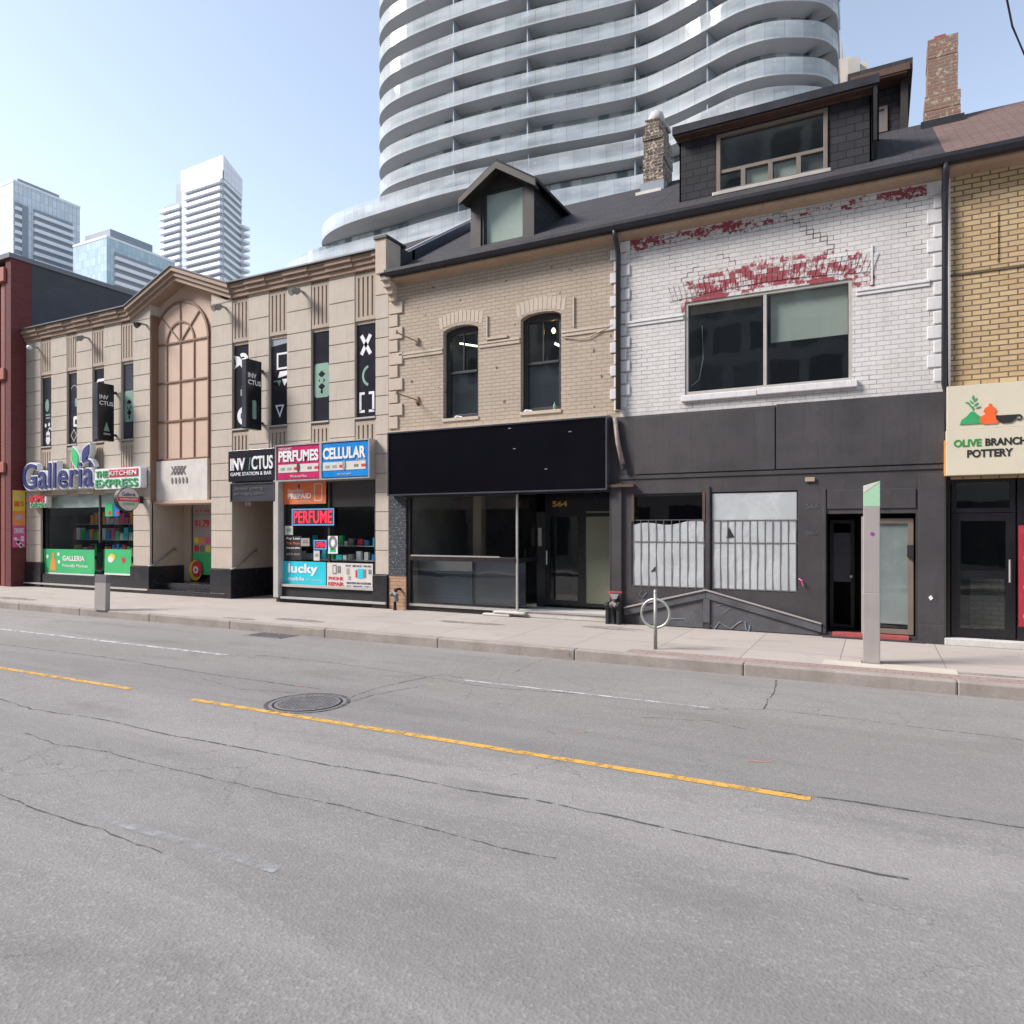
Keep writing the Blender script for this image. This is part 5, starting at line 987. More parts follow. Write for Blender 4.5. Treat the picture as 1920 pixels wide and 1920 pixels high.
MB().box(a0 - .05, a1 + .1, SYD - .19, SYD - .002, dzt - .03, dzt).box(a0 - .05, a1 + .1, SYD - .05, SYD - .003, dzt - .07, dzt - .031).build('soffit', 'rustwood', sd)
MB().prism([(SYD - .2, dzt), (SYD - .17, dzt - .3), (SYD - .10, dz0 + .4), (SYD + .05, dz0 + .15), (SYD + .25, dz0 + .3), (SYD + .1, dzt)], a1 + .03, a1 + .09, 'x').build('barge_board', 'blackmat', sd)
fw = frame(MB(), q0, q1, qz0, qz1, SYD - .03, SYD + .07, .07).build('window', 'frame_tan', sd, .004); rz = qz0 + .42
m_ = MB().box(q0 + .07, q1 - .07, SYD - .01, SYD + .06, rz - .03, rz + .03)
for k in range(1, 4): x = q0 + (q1 - q0) * k / 4; m_.box(x - .04, x + .04, SYD - .012, SYD + .058, qz0 + .07, rz - .03)
m_.build('mullion', 'frame_tan', fw); pane(q0 + .06, q1 - .06, qz0 + .06, qz1 - .06, SYD + .03).build('pane', 'glass', fw)
for k in (1, 2, 3): MB().box(q0 + (q1 - q0) * k / 4 + .05, q0 + (q1 - q0) * (k + 1) / 4 - .05, SYD + .08, SYD + .09, qz0 + .07, rz - .04).build('curtain', 'net' if k < 3 else 'pillar_dk', fw)
MB().box(q0 - .06, q1 + .06, SYD - .14, SYD + .0, qz0 - .07, qz0 - .0).build('sill', 'frame_lt', fw, .01)
room(MB(), q0, q1, SYD + .12, SYD + 1.4, qz0, qz1).build('interior', 'interior2', sd)
# downspouts
pipe(bh, 0, ZE - .1, 4.12, fx(1159, Y0 - .09)); pipe(wh, 0, ZE - .1, 4.1, fx(1771.5, Y0 - .09), kick=[(fx(1771.5, Y0 - .09) + .04, Y0 - .09, 3.9), (fx(1771.5, Y0 - .09) + .04, Y0 - .09, 2.8)])
MB().tube([(fx(1156), Y0 - .10, fz(1156, 785)), (fx(1162), Y0 - .12, fz(1162, 830)), (fx(1171), Y0 - .12, fz(1171, 872))], .045, 10).build('broken_downspout', pm('chipped_pipe', (.28, .22, .20), .6, .4, 12, .2), wh, smooth=True)
MB().tube([(fx(1171), Y0 - .12, fz(1171, 872)), (fx(1173), Y0 - .12, fz(1173, 881))], .052, 10).build('broken_downspout', 'blackmat', wh)
# charcoal shopfront
sfr = MB(); cz0, cz1 = 2.80, 4.0
l0, l1 = fx(1185), fx(1323); r0, r1 = fx(1334), fx(1496); o0, o1 = fx(1549), fx(1717)
zw0, zw1 = .72, 2.49; zd = fz(1600, 963)
sfr.wall([(XBm - .2, 0), (XWR, 0), (XWR, 3.98), (XBm - .2, 3.98)], [[(l0, zw0), (l1, zw0), (l1, zw1), (l0, zw1)], [(r0, zw0), (r1, zw0), (r1, zw1), (r0, zw1)], [(o0, .08), (o1, .08), (o1, zd), (o0, zd)]], Y0 - .03, .14)
cs = sfr.build('shopfront', 'charcoal', wh)
tm = MB()
xs_ = fx(1455); tm.box(fx(1192), xs_ - .012, Y0 - .065, Y0 - .031, 2.86, 3.95).box(xs_ + .012, XWR, Y0 - .065, Y0 - .031, 2.86, 3.99)
tm.box(XBm - .02, XWR, Y0 - .05, Y0 - .031, 2.77, 2.84)
for a, b in ((XBm - .16, fx(1146)), (fx(1149), fx(1168)), (fx(1722), XWR)): tm.box(a, b, Y0 - .09, Y0 - .031, 0, 2.70)
tm.box(fx(1722), XWR + .0, Y0 - .12, Y0 - .091, 0, .3); tm.box(fx(1325), fx(1332), Y0 - .06, Y0 - .031, 0, 2.6)
tm.box(o0 - .05, o0, Y0 - .06, Y0 - .031, .05, 2.5); tm.box(o0 + .02, o1, Y0 - .05, Y0 - .031, zd + .08, zd + .40)
tm.build('panel_board', 'charcoal', cs, .006)
pk = fx(1325)
db = MB()
for (xa_, za_, xb_, zb_) in ((fx(1172), fz(1172, 1138), pk, fz(1325, 1105)), (pk, fz(1325, 1105), fx(1541), fz(1541, 1168))):
    db.prism([(xa_, za_), (xb_, zb_), (xb_, zb_ - .16), (xa_, za_ - .16)], Y0 - .075, Y0 - .031)
db.box(pk - .05, pk + .07, Y0 - .07, Y0 - .031, .12, fz(1325, 1105) - .16)
db.build('raking_board', 'charcoal2', cs, .008)
db = MB()
for (xa_, za_, xb_, zb_) in ((fx(1172), fz(1172, 1138), pk, fz(1325, 1105)), (pk, fz(1325, 1105), fx(1541), fz(1541, 1168))):
    db.prism([(xa_, za_ + .01), (xb_, zb_ + .01), (xb_, zb_ - .02), (xa_, za_ - .02)], Y0 - .10, Y0 - .076)
db.build('raking_edge', 'pillar', cs, .004)
MB().prism([(fx(1200), .02), (pk - .06, .02), (pk - .06, .62), (fx(1200), .48)], Y0 - .036, Y0 - .031).prism([(pk + .08, .02), (fx(1535), .02), (fx(1535), .06), (pk + .08, .62)], Y0 - .036, Y0 - .031).build('lower_board', 'charcoal2', cs)
# graffiti scribbles
gm = MB()
def scrib(pts, r=.006): gm.tube([(fx(a), Y0 - .045, fz(a, b)) for a, b in pts], r, 5)
scrib([(1335, 1172), (1330, 1178), (1336, 1184), (1350, 1166), (1362, 1174), (1372, 1178), (1384, 1168), (1392, 1164)]); scrib([(1398, 1165), (1400, 1180), (1405, 1184), (1407, 1172)], .009)
scrib([(1255, 1160), (1285, 1160), (1290, 1166)], .006); scrib([(1204, 1106), (1200, 1114), (1206, 1120), (1214, 1110)], .004); scrib([(1345, 1135), (1360, 1132), (1370, 1140), (1358, 1148)], .003)
gm.build('graffiti', 'dist_grey', cs)
# windows with plastic sheet and bars
for n_, (a, b) in enumerate(((l0, l1), (r0, r1))):
    fw = frame(MB(), a, b, zw0, zw1, Y0 + .0, Y0 + .07, .045).build('shop_window', 'frame_dk', cs)
    pane(a + .04, b - .04, zw0 + .04, zw1 - .04, Y0 + .05).build('pane', 'glass_dark', fw)
    MB().box(a + .04, b - .04, Y0 + .3, Y0 + .32, zw0, zw1).build('backing', 'blackmat', fw)
    zt2 = zw1 - .03 if n_ else fz(1250, 984); nx, nz = 26, 16; sh = MB(); random.seed(3 + n_); g_ = []
    for j in range(nz + 1):
        for i in range(nx + 1):
            u, v = i / nx, j / nz; xx = a + .02 + (b - a - .04) * u; top = zt2 + (0.03 * math.sin(u * 9) + .06 * u if not n_ else 0)
            zz = zw0 + .03 + (top - zw0 - .03) * v
            yy = Y0 - .010 + .002 * math.sin(u * 21 + 7 * v) + .003 * math.sin(u * 7 - v * 9 + n_) + .002 * math.sin(u * 3 + v * 17) + random.uniform(-.0012, .0012); g_.append((xx, yy, zz))
    sh.v = g_
    for j in range(nz):
        for i in range(nx):
            k = j * (nx + 1) + i; sh.f.append((k, k + 1, k + nx + 2, k + nx + 1))
    sh.build('plastic_sheet', 'sheet', fw, smooth=True)
    tp = ((1362, 1009), (1377, 1007), (1367, 989)) if n_ else ((1221, 1072), (1229, 1070), (1229, 1062))
    MB().prism([(fx(p_[0]), fz(p_[0], p_[1])) for p_ in tp], Y0 - .021, Y0 - .012).build('tear_dark_patch', 'blackmat', fw)  # black triangle laid on the sheet for the dark behind a tear, nothing cut
    br = MB(); zb1 = fz((1250, 1415)[n_], 975); n = 9 if n_ == 0 else 11
    for k in range(n + 1): x = a + .03 + (b - a - .06) * k / n; br.box(x - .0045, x + .0045, Y0 - .023, Y0 - .012, zw0 - .0, zb1)
    for z in (zw0 + .02, zb1, zw0 + (zb1 - zw0) * .68): br.box(a - .02, b + .02, Y0 - .025, Y0 - .013, z - .005, z + .005)
    br.build('security_bars', 'pillar_dk', fw)
MB().box(l0 + .0, l0 + .05, Y0 - .045, Y0 - .02, fz(1185, 978), zw1).build('bare_wood_strip', 'rustwood', cs); MB().box(l1 - .05, l1, Y0 - .045, Y0 - .02, fz(1320, 978), zw1).build('bare_wood_strip', 'rustwood', cs)
# door recess
room(MB(), o0, o1, Y0 + .1, Y0 + 1.6, .08, zd).build('door_recess', 'blackmat', cs)
xm = fx(1620); MB().box(xm - .04, xm + .05, Y0 - .0, Y0 + .12, .08, zd - .05).build('door_post', 'pillar', cs)
dL = fx(1640, Y0 + .1); d_ = frame(MB(), xm + .05, o1 - .03, .1, fz(1680, 972), Y0 + .06, Y0 + .12, .08).build('door', 'frame_tan', cs); MB().box(xm + .12, o1 - .1, Y0 + .10, Y0 + .11, .26, fz(1680, 981)).build('frosted_pane', 'plastic', d_); pane(xm + .12, o1 - .1, .2, fz(1680, 981), Y0 + .075).build('pane', 'glass', d_)
MB().box(o1 - .12, o1 - .03, Y0 + .0, Y0 + .06, fz(1705, 1045), fz(1705, 1022)).build('lock_box', 'blackmat', d_)
ol = frame(MB(), o0 + .03, o0 + .42, .1, zd - .1, Y0 + .5, Y0 + .55, .06).build('door', 'blackmat', cs); MB().tube([(o0 + .37, Y0 + .47, 1.0), (o0 + .37, Y0 + .42, 1.0)], .025, 8).build('handle', 'steel', ol); MB().box(o0 + .05, o0 + .4, Y0 + .52, Y0 + .53, .9, 1.75).build('door_panel', 'film2', ol)
M['redstep'] = pm('red_threshold', (.36, .07, .07), .7, .3, 6); MB().box(o0 + .1, o1 - .1, Y0 - .12, Y0 + .1, .03, .085).build('threshold', 'redstep', cs); MB().box(o0 - .05, o1 + .1, Y0 - .16, Y0 - .0, -.01, .03).build('threshold', 'charcoal', cs)
for (pt, s_) in ((949, '566'), (998, '566A')): text(s_, (fx(1512), fx(1536), fz(1524, pt + 5), fz(1524, pt - 5)), Y0 - .033, 'charcoal2', cs, .004, .01, name='house_number')
MB().box(fx(1510), fx(1528), Y0 - .07, Y0 - .05, fz(1519, 903), fz(1519, 895)).build('name_plate', 'fascia', cs)
MB().prism([(fx(1740), fz(1740, 1119)), (fx(1745), fz(1745, 1115)), (fx(1749), fz(1749, 1121)), (fx(1744), fz(1744, 1125))], Y0 - .1, Y0 - .091).build('sticker', 'white', cs)
MB().box(fx(1144), fx(1192), Y0 - .16, Y0 - .0, fz(1165, 914), fz(1165, 909)).build('ledge', 'rustwood', cs); MB().tube([(r1 + .02, Y0 - .05, fz(1500, 1085)), (r1 + .07, Y0 - .08, fz(1500, 1088)), (r1 + .09, Y0 - .06, fz(1503, 1098))], .012, 6).build('tape_scrap', 'bp', cs)
ch, x0, x1, zt, zb = chimney('b', wh, 1739, 1796, 68, 16.4, .6, 'chim_b', shoulder=fz(1765, 182, 16.4))
MB().box(x0 + .12, x0 + .32, 16.45, 16.8, zt, zt + .07).build('cap', 'redstep', ch); MB().box(x0 - .12, x1 + .1, 16.28, 17.1, zroof(16.3) - .2, zroof(16.3) + .13).build('flashing', 'gutter', ch)
# small rear dormer
rd = thing('rear_attic', 'small black shingled attic box with rusty eaves behind the wide dormer', 'attic', (fx(1670, 17.4), 17.4, 10)); YA = 17.5
e0, e1 = fx(1600, YA), fx(1700, YA); et = fz(1670, 160, YA)
MB().box(e0, e1, YA, YA + 3, 9.6, et).build('wall', 'slate_v', rd); MB().box(e1 - .12, e1 + .02, YA - .2, YA + .0, 10.1, et).build('corner_board', 'dormer', rd)
MB().prism([(YA - .4, et + .02), (YA - .4, et + .26), (YA + 3, et + .4), (YA + 3, et + .02)], e0 - .1, e1 + .1, 'x').build('roof', 'slate', rd); MB().box(e0 - .05, e1 + .05, YA - .42, YA - .40, et + .02, et + .16).box(e0, e1, YA - .4, YA, et - .02, et + .02).build('eaves', 'rustwood', rd)
u0, u1 = fx(1632, YA), fx(1664, YA); fw = frame(MB(), u0, u1, fz(1650, 250, YA), fz(1650, 202, YA), YA - .04, YA + .01, .06).build('window', 'frame_tan', rd); MB().box(u0 + .05, u1 - .05, YA - .01, YA - .004, fz(1650, 248, YA), fz(1650, 204, YA)).build('pane', 'pillar_dk', fw)
# gas meters / standpipes
for k, (px, py, lb, tall) in enumerate(((741, 1140, 'small dark gas pipe valve at the foot of the blue painted brick pier', .62), (1152, 1166, 'red topped fire standpipe with black outlets between the two shopfronts', .62))):
    X = fx(px, Y0 - .15); t = thing('pipe_valve' if k == 0 else 'standpipe', lb, 'pipe valve' if k == 0 else 'standpipe', (X, Y0 - .15, 0)); y = Y0 - .16
    MB().tube([(X, y, 0), (X, y, tall * .6), (X + .03, y, tall * .75)], .045, 10).tube([(X + .03, y, tall * .75), (X + .03, Y0, tall * .75)], .03, 8).build('riser', 'blackmat', t)
    MB().tube([(X - .09, y - .05, tall * .55), (X - .02, y, tall * .62), (X + .09, y - .05, tall * .55)], [.05, .06, .05], 10).build('outlet', 'iron', t)
    if k:
        for s__ in (-.12, .1): MB().tube([(X + s__, y - .02, 0), (X + s__, y - .02, .42)], .05, 10).tube([(X + s__, y - .1, .32), (X + s__, y - .02, .40)], [.06, .05], 10).build('outlet', 'blackmat', t)
        MB().box(X - .14, X + .16, y - .02, y + .01, tall - .02, tall + .01).prism([(X - .12, tall - .02), (X - .08, tall - .02), (X + .0, tall - .16), (X - .03, tall - .18)], y - .02, y + .01).build('cap_plate', 'redstep', t); MB().prism([(X - .08, tall - .04), (X + .1, tall - .04), (X + .05, tall - .14), (X - .02, tall - .14)], y - .03, y - .021).build('label_plate', 'dist_grey', t)
    else: MB().tube([(X + .05, y - .03, .2), (X + .05, y - .03, .3)], .06, 10).build('valve_body', 'iron', t)
# ------------------------------------------------------------------ yellow brick house
yh = thing('yellow_brick_house', 'yellow brick house with brown shingle roof at the right edge', 'building', (XC, Y0, 0)); XE = XC + 5.6
MB().box(XC + .06, XE, Y0, 21, 2.6, ZW).build('wall', 'yellow_brick', yh); MB().box(XWR + .003, XC + .06, Y0 + .0, 21, 3.9, ZW).build('edge_brick', 'white_quoin', yh)
MB().box(XC + .06, XE, Y0 - .018, Y0 + .0, 5.80, 5.835).build('string_course', 'course_shadow_brown', yh)  # dark brown colour stands in for the shadow line of the course
roof('roof', 'brown_shingle', yh, XC + .003, XE); gutter(yh, XC + .023, XE)
hw_ = MB()
hw_.box(fx(1868), fx(1868) + .02, Y0 - .02, Y0, 5.95, 6.7); hw_.build('hood_mould_remnant', 'yellow_brick', yh)
c0, c1 = fx(1782), fx(1908)
m_ = MB().wall([(XC - .03, 0), (XE, 0), (XE, 2.75), (XC - .03, 2.75)], [[(c0, .13), (c1, .13), (c1, 2.62), (c0, 2.62)], [(c1 + .12, .6), (XE - .3, .6), (XE - .3, 2.5), (c1 + .12, 2.5)]], Y0 + .02, .1).build('shopfront', 'black', yh)
d_ = frame(MB(), c0 + .02, c1 - .02, .13, fz(1850, 962), Y0 + .05, Y0 + .11, .12, (), (fz(1850, 1078),)).build('door', 'black', m_); pane(c0 + .12, c1 - .12, .24, fz(1850, 970), Y0 + .08).build('pane', 'glass', d_)
MB().tube([(c1 - .10, Y0 - .02, 1.0), (c1 - .10, Y0 - .02, 1.35)], .015).build('handle', 'steel', d_)
ft = frame(MB(), c0 + .02, c1 - .02, fz(1850, 962) + .01, 2.62, Y0 + .05, Y0 + .11, .07).build('fanlight', 'black', m_); pane(c0 + .08, c1 - .08, fz(1850, 955), 2.56, Y0 + .08).build('pane', 'glass', ft)
MB().box(c0 + .3, c1 - .12, Y0 + .35, Y0 + .37, .25, 1.05).build('brick_screen', brick('pale_brick_screen', (.16, .15, .12), (.13, .12, .1), (.05, .05, .045), .22, .075, .008, .6), d_)
room(MB(), c0, c1, Y0 + .12, Y0 + 1.9, .1, 2.7).build('interior', 'interior', yh); room(MB(), c1 + .12, XE - .3, Y0 + .12, Y0 + 1.9, .5, 2.6).build('interior', 'interior', yh); pane(c1 + .12, XE - .3, .6, 2.5, Y0 + .1).build('pane', 'glass', m_)
MB().box(XC - .03, XE, Y0 - .16, Y0 + .1, 0, .11).build('step', 'mortar', yh, .01)
MB().tube([(fx(1770), Y0 - .06, .1), (fx(1770), Y0 - .06, 2.7)], .022, 8).build('conduit', pm('olive_conduit', (.16, .14, .04), .6), yh)
yp = 12.9; P0, P1 = fx(1774, yp), fx(1774, yp) + 2.7
sg = thing('pottery_sign', 'cream sign with green, orange and black pots reading OLIVE BRANCH POTTERY', 'shop sign', (P0, Y0, 2.7))
zA, zB, zC_ = fz(1776, 892, yp), fz(1776, 807, yp), fz(1776, 725, yp); M['cream'] = pm('cream_panel', (.60, .54, .42), .45, .04, 1, .02)
MB().box(P0, P1, yp - .02, Y0 - .01, zA, zB - .004).build('panel', 'cream', sg, .006); MB().box(P0 + .01, P1, yp + .0, Y0 - .01, zB + .0, zC_).build('panel', 'cream', sg, .006)
ya = yp - .022; yb2 = yp - .002
MB().box(P0 - .02, P0 - .001, yp + .02, Y0, zA, zB - .15).build('side_edge', 'bo', sg)
def Q(px, py): return (fx(px, yp), fz(px, py, yp))
cg = Q(1824, 795)
MB().prism([(cg[0] - .17, cg[1] - .0), (cg[0] + .17, cg[1]), (cg[0] + .15, cg[1] + .07), (cg[0] + .07, cg[1] + .13), (cg[0] + .015, cg[1] + .19), (cg[0] - .03, cg[1] + .19), (cg[0] - .07, cg[1] + .13), (cg[0] - .15, cg[1] + .07)], yb2 - .01, yb2 + .01).build('green_pot', 'gdk', sg)
tw = MB()
for dx, dz, an in ((0, .24, 90), (-.03, .28, 140), (.04, .30, 40), (-.02, .34, 130), (.03, .37, 50), (0, .41, 80), (-.07, .33, 160), (.07, .25, 20)): tw.prism(leaf(cg[0] + dx, cg[1] + dz, .07, .012, an), yb2 - .008, yb2 + .01)
tw.build('twig', 'gdk', sg)
cg = Q(1856, 795); MB().prism([(cg[0] + a, cg[1] + b) for a, b in ((-.08, 0), (.08, 0), (.135, .05), (.12, .12), (.055, .155), (.085, .20), (.06, .25), (.02, .27), (.012, .31), (-.012, .31), (-.02, .27), (-.06, .25), (-.085, .20), (-.055, .155), (-.12, .12), (-.135, .05))], yb2 - .011, yb2 + .01).build('orange_gourd', flat('gourd_orange', (.80, .13, .03)), sg)
cg = Q(1887, 793); MB().prism([(cg[0] + a, cg[1] + b) for a, b in ((-.06, 0), (.06, 0), (.12, .05), (.14, .12), (-.14, .12), (-.12, .05))], yb2 - .012, yb2 + .01).build('black_cup', 'blackmat', sg); MB().prism(arc(cg[0] + .15, cg[1] + .075, .025, .045, -110, 110), yb2 - .012, yb2 + .01).build('cup_handle', 'blackmat', sg)
M['olive'] = flat('olive_letter', (.03, .26, .05)); text('OLIVE', (*[Q(a, 838)[0] for a in (1788, 1840)], fz(1814, 838, yp), fz(1814, 824, yp)), ya, 'olive', sg, .004, .035); text('BRANCH', (Q(1847, 836)[0], Q(1925, 836)[0], fz(1814, 838, yp), fz(1814, 824, yp)), ya, 'blackmat', sg, .004, .035); text('POTTERY', (Q(1813, 858)[0], Q(1899, 858)[0], fz(1856, 857, yp), fz(1856, 842, yp)), ya, 'blackmat', sg, .004, .035)
rbn = thing('red_banner', 'red printed banner standing at the right edge beside the black glass door', 'banner', (fx(1915, Y0 - .1), Y0 - .1, .1)); x0 = fx(1910, Y0 - .08)
MB().box(x0, x0 + .7, Y0 - .09, Y0 - .06, fz(1915, 1175, Y0 - .08), fz(1915, 985, Y0 - .08)).build('cloth', pm('banner_red', (.35, .02, .04), .6, .2, 5), rbn)
for k in range(6): MB().prism(disc(x0 + .12 + .03 * (k % 2), .5 + k * .22, .06, .08, 12), Y0 - .096, Y0 - .089).build('picture', ('offwhite', 'bo', 'lav')[k % 3], rbn)
# ------------------------------------------------------------------ street furniture
def gpos(px, py): return G(px, py, 0)
a = gpos(1634, 1243); t = thing('marker_pillar', 'tall slim grey pillar with slanted pale green cap near the kerb', 'pillar', (a[0], a[1], 0)); x, y = a; w2 = .105; hz_ = 2.42
MB().box(x - w2, x + w2, y - .07, y + .09, 0, .95).build('base_section', 'pillar', t, .008); MB().box(x - w2 + .006, x + w2 - .002, y - .066, y + .086, .95, 2.12).build('column', 'pillar', t, .008)
MB().prism([(x - w2 + .006, 2.12), (x + w2 - .002, 2.12), (x + w2 - .002, 2.46), (x - w2 + .006, 2.40)], y - .066, y + .086).build('cap', 'greencap', t, .004); MB().prism([(x - w2 + .010, 2.30), (x + w2 - .008, 2.45), (x - w2 + .010, 2.395)], y - .069, y - .065).build('cap_facet', 'offwhite', t)
MB().prism(disc(x + .01, 1.75, .024), y - .071, y - .064).build('sticker', flat('purple_sticker', (.30, .03, .28)), t); MB().box(x - w2 - .02, x + w2 + .02, y - .09, y + .11, 0, .012).build('foot_plate', 'pillar_dk', t)
a = gpos(191, 1144); x, y = a; t = thing('info_pillar', 'low grey information slab near the kerb in front of the grocery window', 'pillar', (x, y, 0)); tilt = .03
MB().prism([(x - .20, 0), (x + .20, 0), (x + .22, .62), (x - .18, .62)], y - .05, y + .06).build('base_section', 'pillar', t, .006); MB().prism([(x - .18, .62), (x + .22, .62), (x + .235, .80), (x - .165, .80)], y - .052, y + .062).build('band', 'pillar_dk', t, .004)
M['pglass'] = glassmat('panel_glass', (.10, .14, .13), .8, .04); MB().prism([(x - .16, .80), (x + .03, .80), (x + .045, 1.52), (x - .14, 1.52)], y - .03, y + .04).build('dark_panel', 'pglass', t)
a = gpos(1229, 1217); x, y = a; t = thing('bike_ring_post', 'grey bicycle post with a round ring standing on the pavement', 'bike rack', (x, y, 0))
MB().tube([(x, y, 0), (x, y, .86)], .028, 12).build('post', 'galv', t, smooth=True); MB().tube([(x, y, .86), (x, y, .90)], [.035, .02], 12).build('post_cap', 'galv', t)
MB().tube([(x + .215 * math.cos(k * math.pi / 18), y + .0, .54 + .215 * math.sin(k * math.pi / 18)) for k in range(37)], .021, 8, False).build('ring', pm('ring_aluminium', (.42, .42, .38), .45, .15, metal=.5), t, smooth=True)
# overhead wire
wv = thing('overhead_wire', 'thin dark overhead wire crossing the top right corner of the sky', 'wire', (2.5, 9, 9)); r1_, r2_ = ray(1885), ray(1925)
p = [(r1_[0] * .0065, r1_[1] * .0065, CH + 1010 * .0065), (ray(1898)[0] * .0066, ray(1898)[1] * .0066, CH + 945 * .0066), (r2_[0] * .0068, r2_[1] * .0068, CH + 882 * .0068)]
MB().tube([(p[0][0] - .3, p[0][1], p[0][2] + 1.5)] + p + [(p[2][0] + 2.0, p[2][1] + .3, p[2][2] - 1.6)], .012, 6).build('wire', 'blackmat', wv)
# crack / litter strip
lt = MB(); a = gpos(255, 1140); lt.box(a[0], a[0] + .5, a[1] - .02, a[1] + .02, .004, .012); tag(lt.build('litter', 'offwhite', org=(a[0], a[1], 0)), 'thin white strip of litter on the pavement right of the low slab pillar', 'litter')
# ================================================================== CURVED TOWER
tw_ = thing('curved_apartment_tower', 'tall wavy glass balcony apartment tower rising behind the shop houses', 'tower', (-22, 62, 0))
def smooth_path(P, n=6):
    out = []
    for i in range(len(P) - 1):
        p0, p1, p2, p3 = P[max(i - 1, 0)], P[i], P[i + 1], P[min(i + 2, len(P) - 1)]
        for k in range(n):
            t = k / n; out.append(tuple(.5 * ((2 * p1[c]) + (-p0[c] + p2[c]) * t + (2 * p0[c] - 5 * p1[c] + 4 * p2[c] - p3[c]) * t * t + (-p0[c] + 3 * p1[c] - 3 * p2[c] + p3[c]) * t ** 3) for c in (0, 1)))
    return out + [P[-1]]
RIGHT = [(-18.1, 59.3), (-15.0, 58.75), (-12.3, 57.9), (-9.7, 57.1), (-7.5, 57.1), (-5.6, 57.8), (-3.9, 58.9), (-3.1, 60.2), (-2.8, 61.6), (-3.0, 66), (-3.2, 76)]
MAIN = smooth_path([(-47.2, 76), (-47.4, 68), (-47.6, 63.4), (-47.2, 60.8), (-45.4, 58.7), (-42.3, 57.6), (-36, 57.3), (-28.4, 57.9), (-22, 58.9)] + RIGHT)
PODA = smooth_path([(-57, 76), (-57.2, 66), (-56.4, 62.2), (-54.4, 60), (-50.9, 58.5), (-45.3, 57.8), (-36, 57.3), (-27.1, 58.2), (-22, 58.9)] + RIGHT)
PODB = smooth_path([(-62.5, 76), (-63, 66), (-62, 62.2), (-59.3, 60.2), (-52, 59.2), (-45, 58.9), (-36, 58.2), (-27.1, 58.4), (-22, 58.9)] + RIGHT)
def inset(path, d):
    out = []
    for i, p in enumerate(path):
        a, b = path[max(i - 1, 0)], path[min(i + 1, len(path) - 1)]; tx, ty = b[0] - a[0], b[1] - a[1]; L_ = math.hypot(tx, ty); out.append((p[0] - ty / L_ * d, p[1] + tx / L_ * d))
    return out
M['winwall'] = curtain('tower_window_wall', (.12, .17, .19), (.66, .72, .72), (.34, .35, .37), 1.05, 5, .07, .10, -.1)
def railmat():
    m, N = newmat('fritted_balustrade'); N.t.nodes.remove(N.b); uv = N.n('ShaderNodeTexCoord').outputs['UV']
    b = N.n('ShaderNodeTexBrick'); b.offset = 0; N.l(uv, b.inputs['Vector']); b.inputs['Scale'].default_value = 1; b.inputs['Brick Width'].default_value = 1.45; b.inputs['Row Height'].default_value = 9
    b.inputs['Mortar Size'].default_value = .02; b.inputs['Mortar Smooth'].default_value = 0; b.inputs['Color1'].default_value = (.84, .86, .87, 1); b.inputs['Color2'].default_value = (.68, .71, .73, 1); b.inputs['Mortar'].default_value = (.45, .46, .50, 1)
    U = N.sep(uv); fu = N.m('MULTIPLY', N.m('SUBTRACT', N.m('FRACT', N.m('DIVIDE', U[0], 1.45)), .5), 1.45); fv = N.m('SUBTRACT', U[1], 1.12)
    dd = N.m('SQRT', N.m('ADD', N.m('MULTIPLY', fu, fu), N.m('MULTIPLY', fv, fv))); colr = N.mix(N.m('LESS_THAN', dd, .075), b.outputs[0], (.95, .95, .95))
    df = N.n('ShaderNodeBsdfDiffuse'); N.l(colr, df.inputs[0]); tl = N.n('ShaderNodeBsdfTranslucent'); N.l(colr, tl.inputs[0])
    m1 = N.n('ShaderNodeMixShader'); m1.inputs[0].default_value = .35; N.l(df.outputs[0], m1.inputs[1]); N.l(tl.outputs[0], m1.inputs[2])
    gl = N.n('ShaderNodeBsdfGlossy'); gl.inputs['Roughness'].default_value = .05; fr = schlick(N)
    m2_ = N.n('ShaderNodeMixShader'); N.l(N.m('MULTIPLY', fr, 1.0, clamp=True), m2_.inputs[0]); N.l(m1.outputs[0], m2_.inputs[1]); N.l(gl.outputs[0], m2_.inputs[2])
    tr = N.n('ShaderNodeBsdfTransparent'); tr.inputs[0].default_value = (.86, .9, .92, 1); m3 = N.n('ShaderNodeMixShader')
    pn = N.noise(N.map(uv, (.12, .5, 0)), 1.5, 2); N.l(N.rng(pn, .35, .65, .62, .28), m3.inputs[0]); N.l(m2_.outputs[0], m3.inputs[1]); N.l(tr.outputs[0], m3.inputs[2]); N.l(m3.outputs[0], N.o.inputs[0]); return m
M['rail'] = railmat()
def floor(path, z, zn, th=.16, deep=1.75, fins=True):
    inn = inset(path, 7.0); mb = MB()
    for i in range(len(path) - 1):
        a, b, c_, d_ = path[i], path[i + 1], inn[i + 1], inn[i]
        mb.quad((*a, z - th), (*b, z - th), (*b, z), (*a, z)); mb.quad((*a, z), (*b, z), (*c_, z), (*d_, z)); mb.quad((*a, z - th), (*d_, z - th), (*c_, z - th), (*b, z - th))
    mb.build('balcony_slab', 'slabedge', tw_)
    MB().strip(inset(path, -.04), z - th - .02, z + 1.16).build('glass_balustrade', 'rail', tw_)
    MB().strip(inset(path, deep), z, zn - th, u0=z * 3.7).build('window_wall', 'winwall', tw_)
    if fins:
        for X in (-36.5, -28.0, -18.6, -12.4):
            i = min(range(len(path)), key=lambda k: abs(path[k][0] - X) + (99 if path[k][1] > 61 else 0)); a = inset(path, .25)[i]; b = inset(path, deep + .1)[i]
            MB().prism([(a[0] - .06, a[1]), (a[0] + .06, a[1]), (b[0] + .06, b[1]), (b[0] - .06, b[1])], z, zn - th, 'z').build('balcony_partition', 'dist_grey', tw_)
zs_list = [36.7 + 2.8 * k for k in range(-0, 11)]
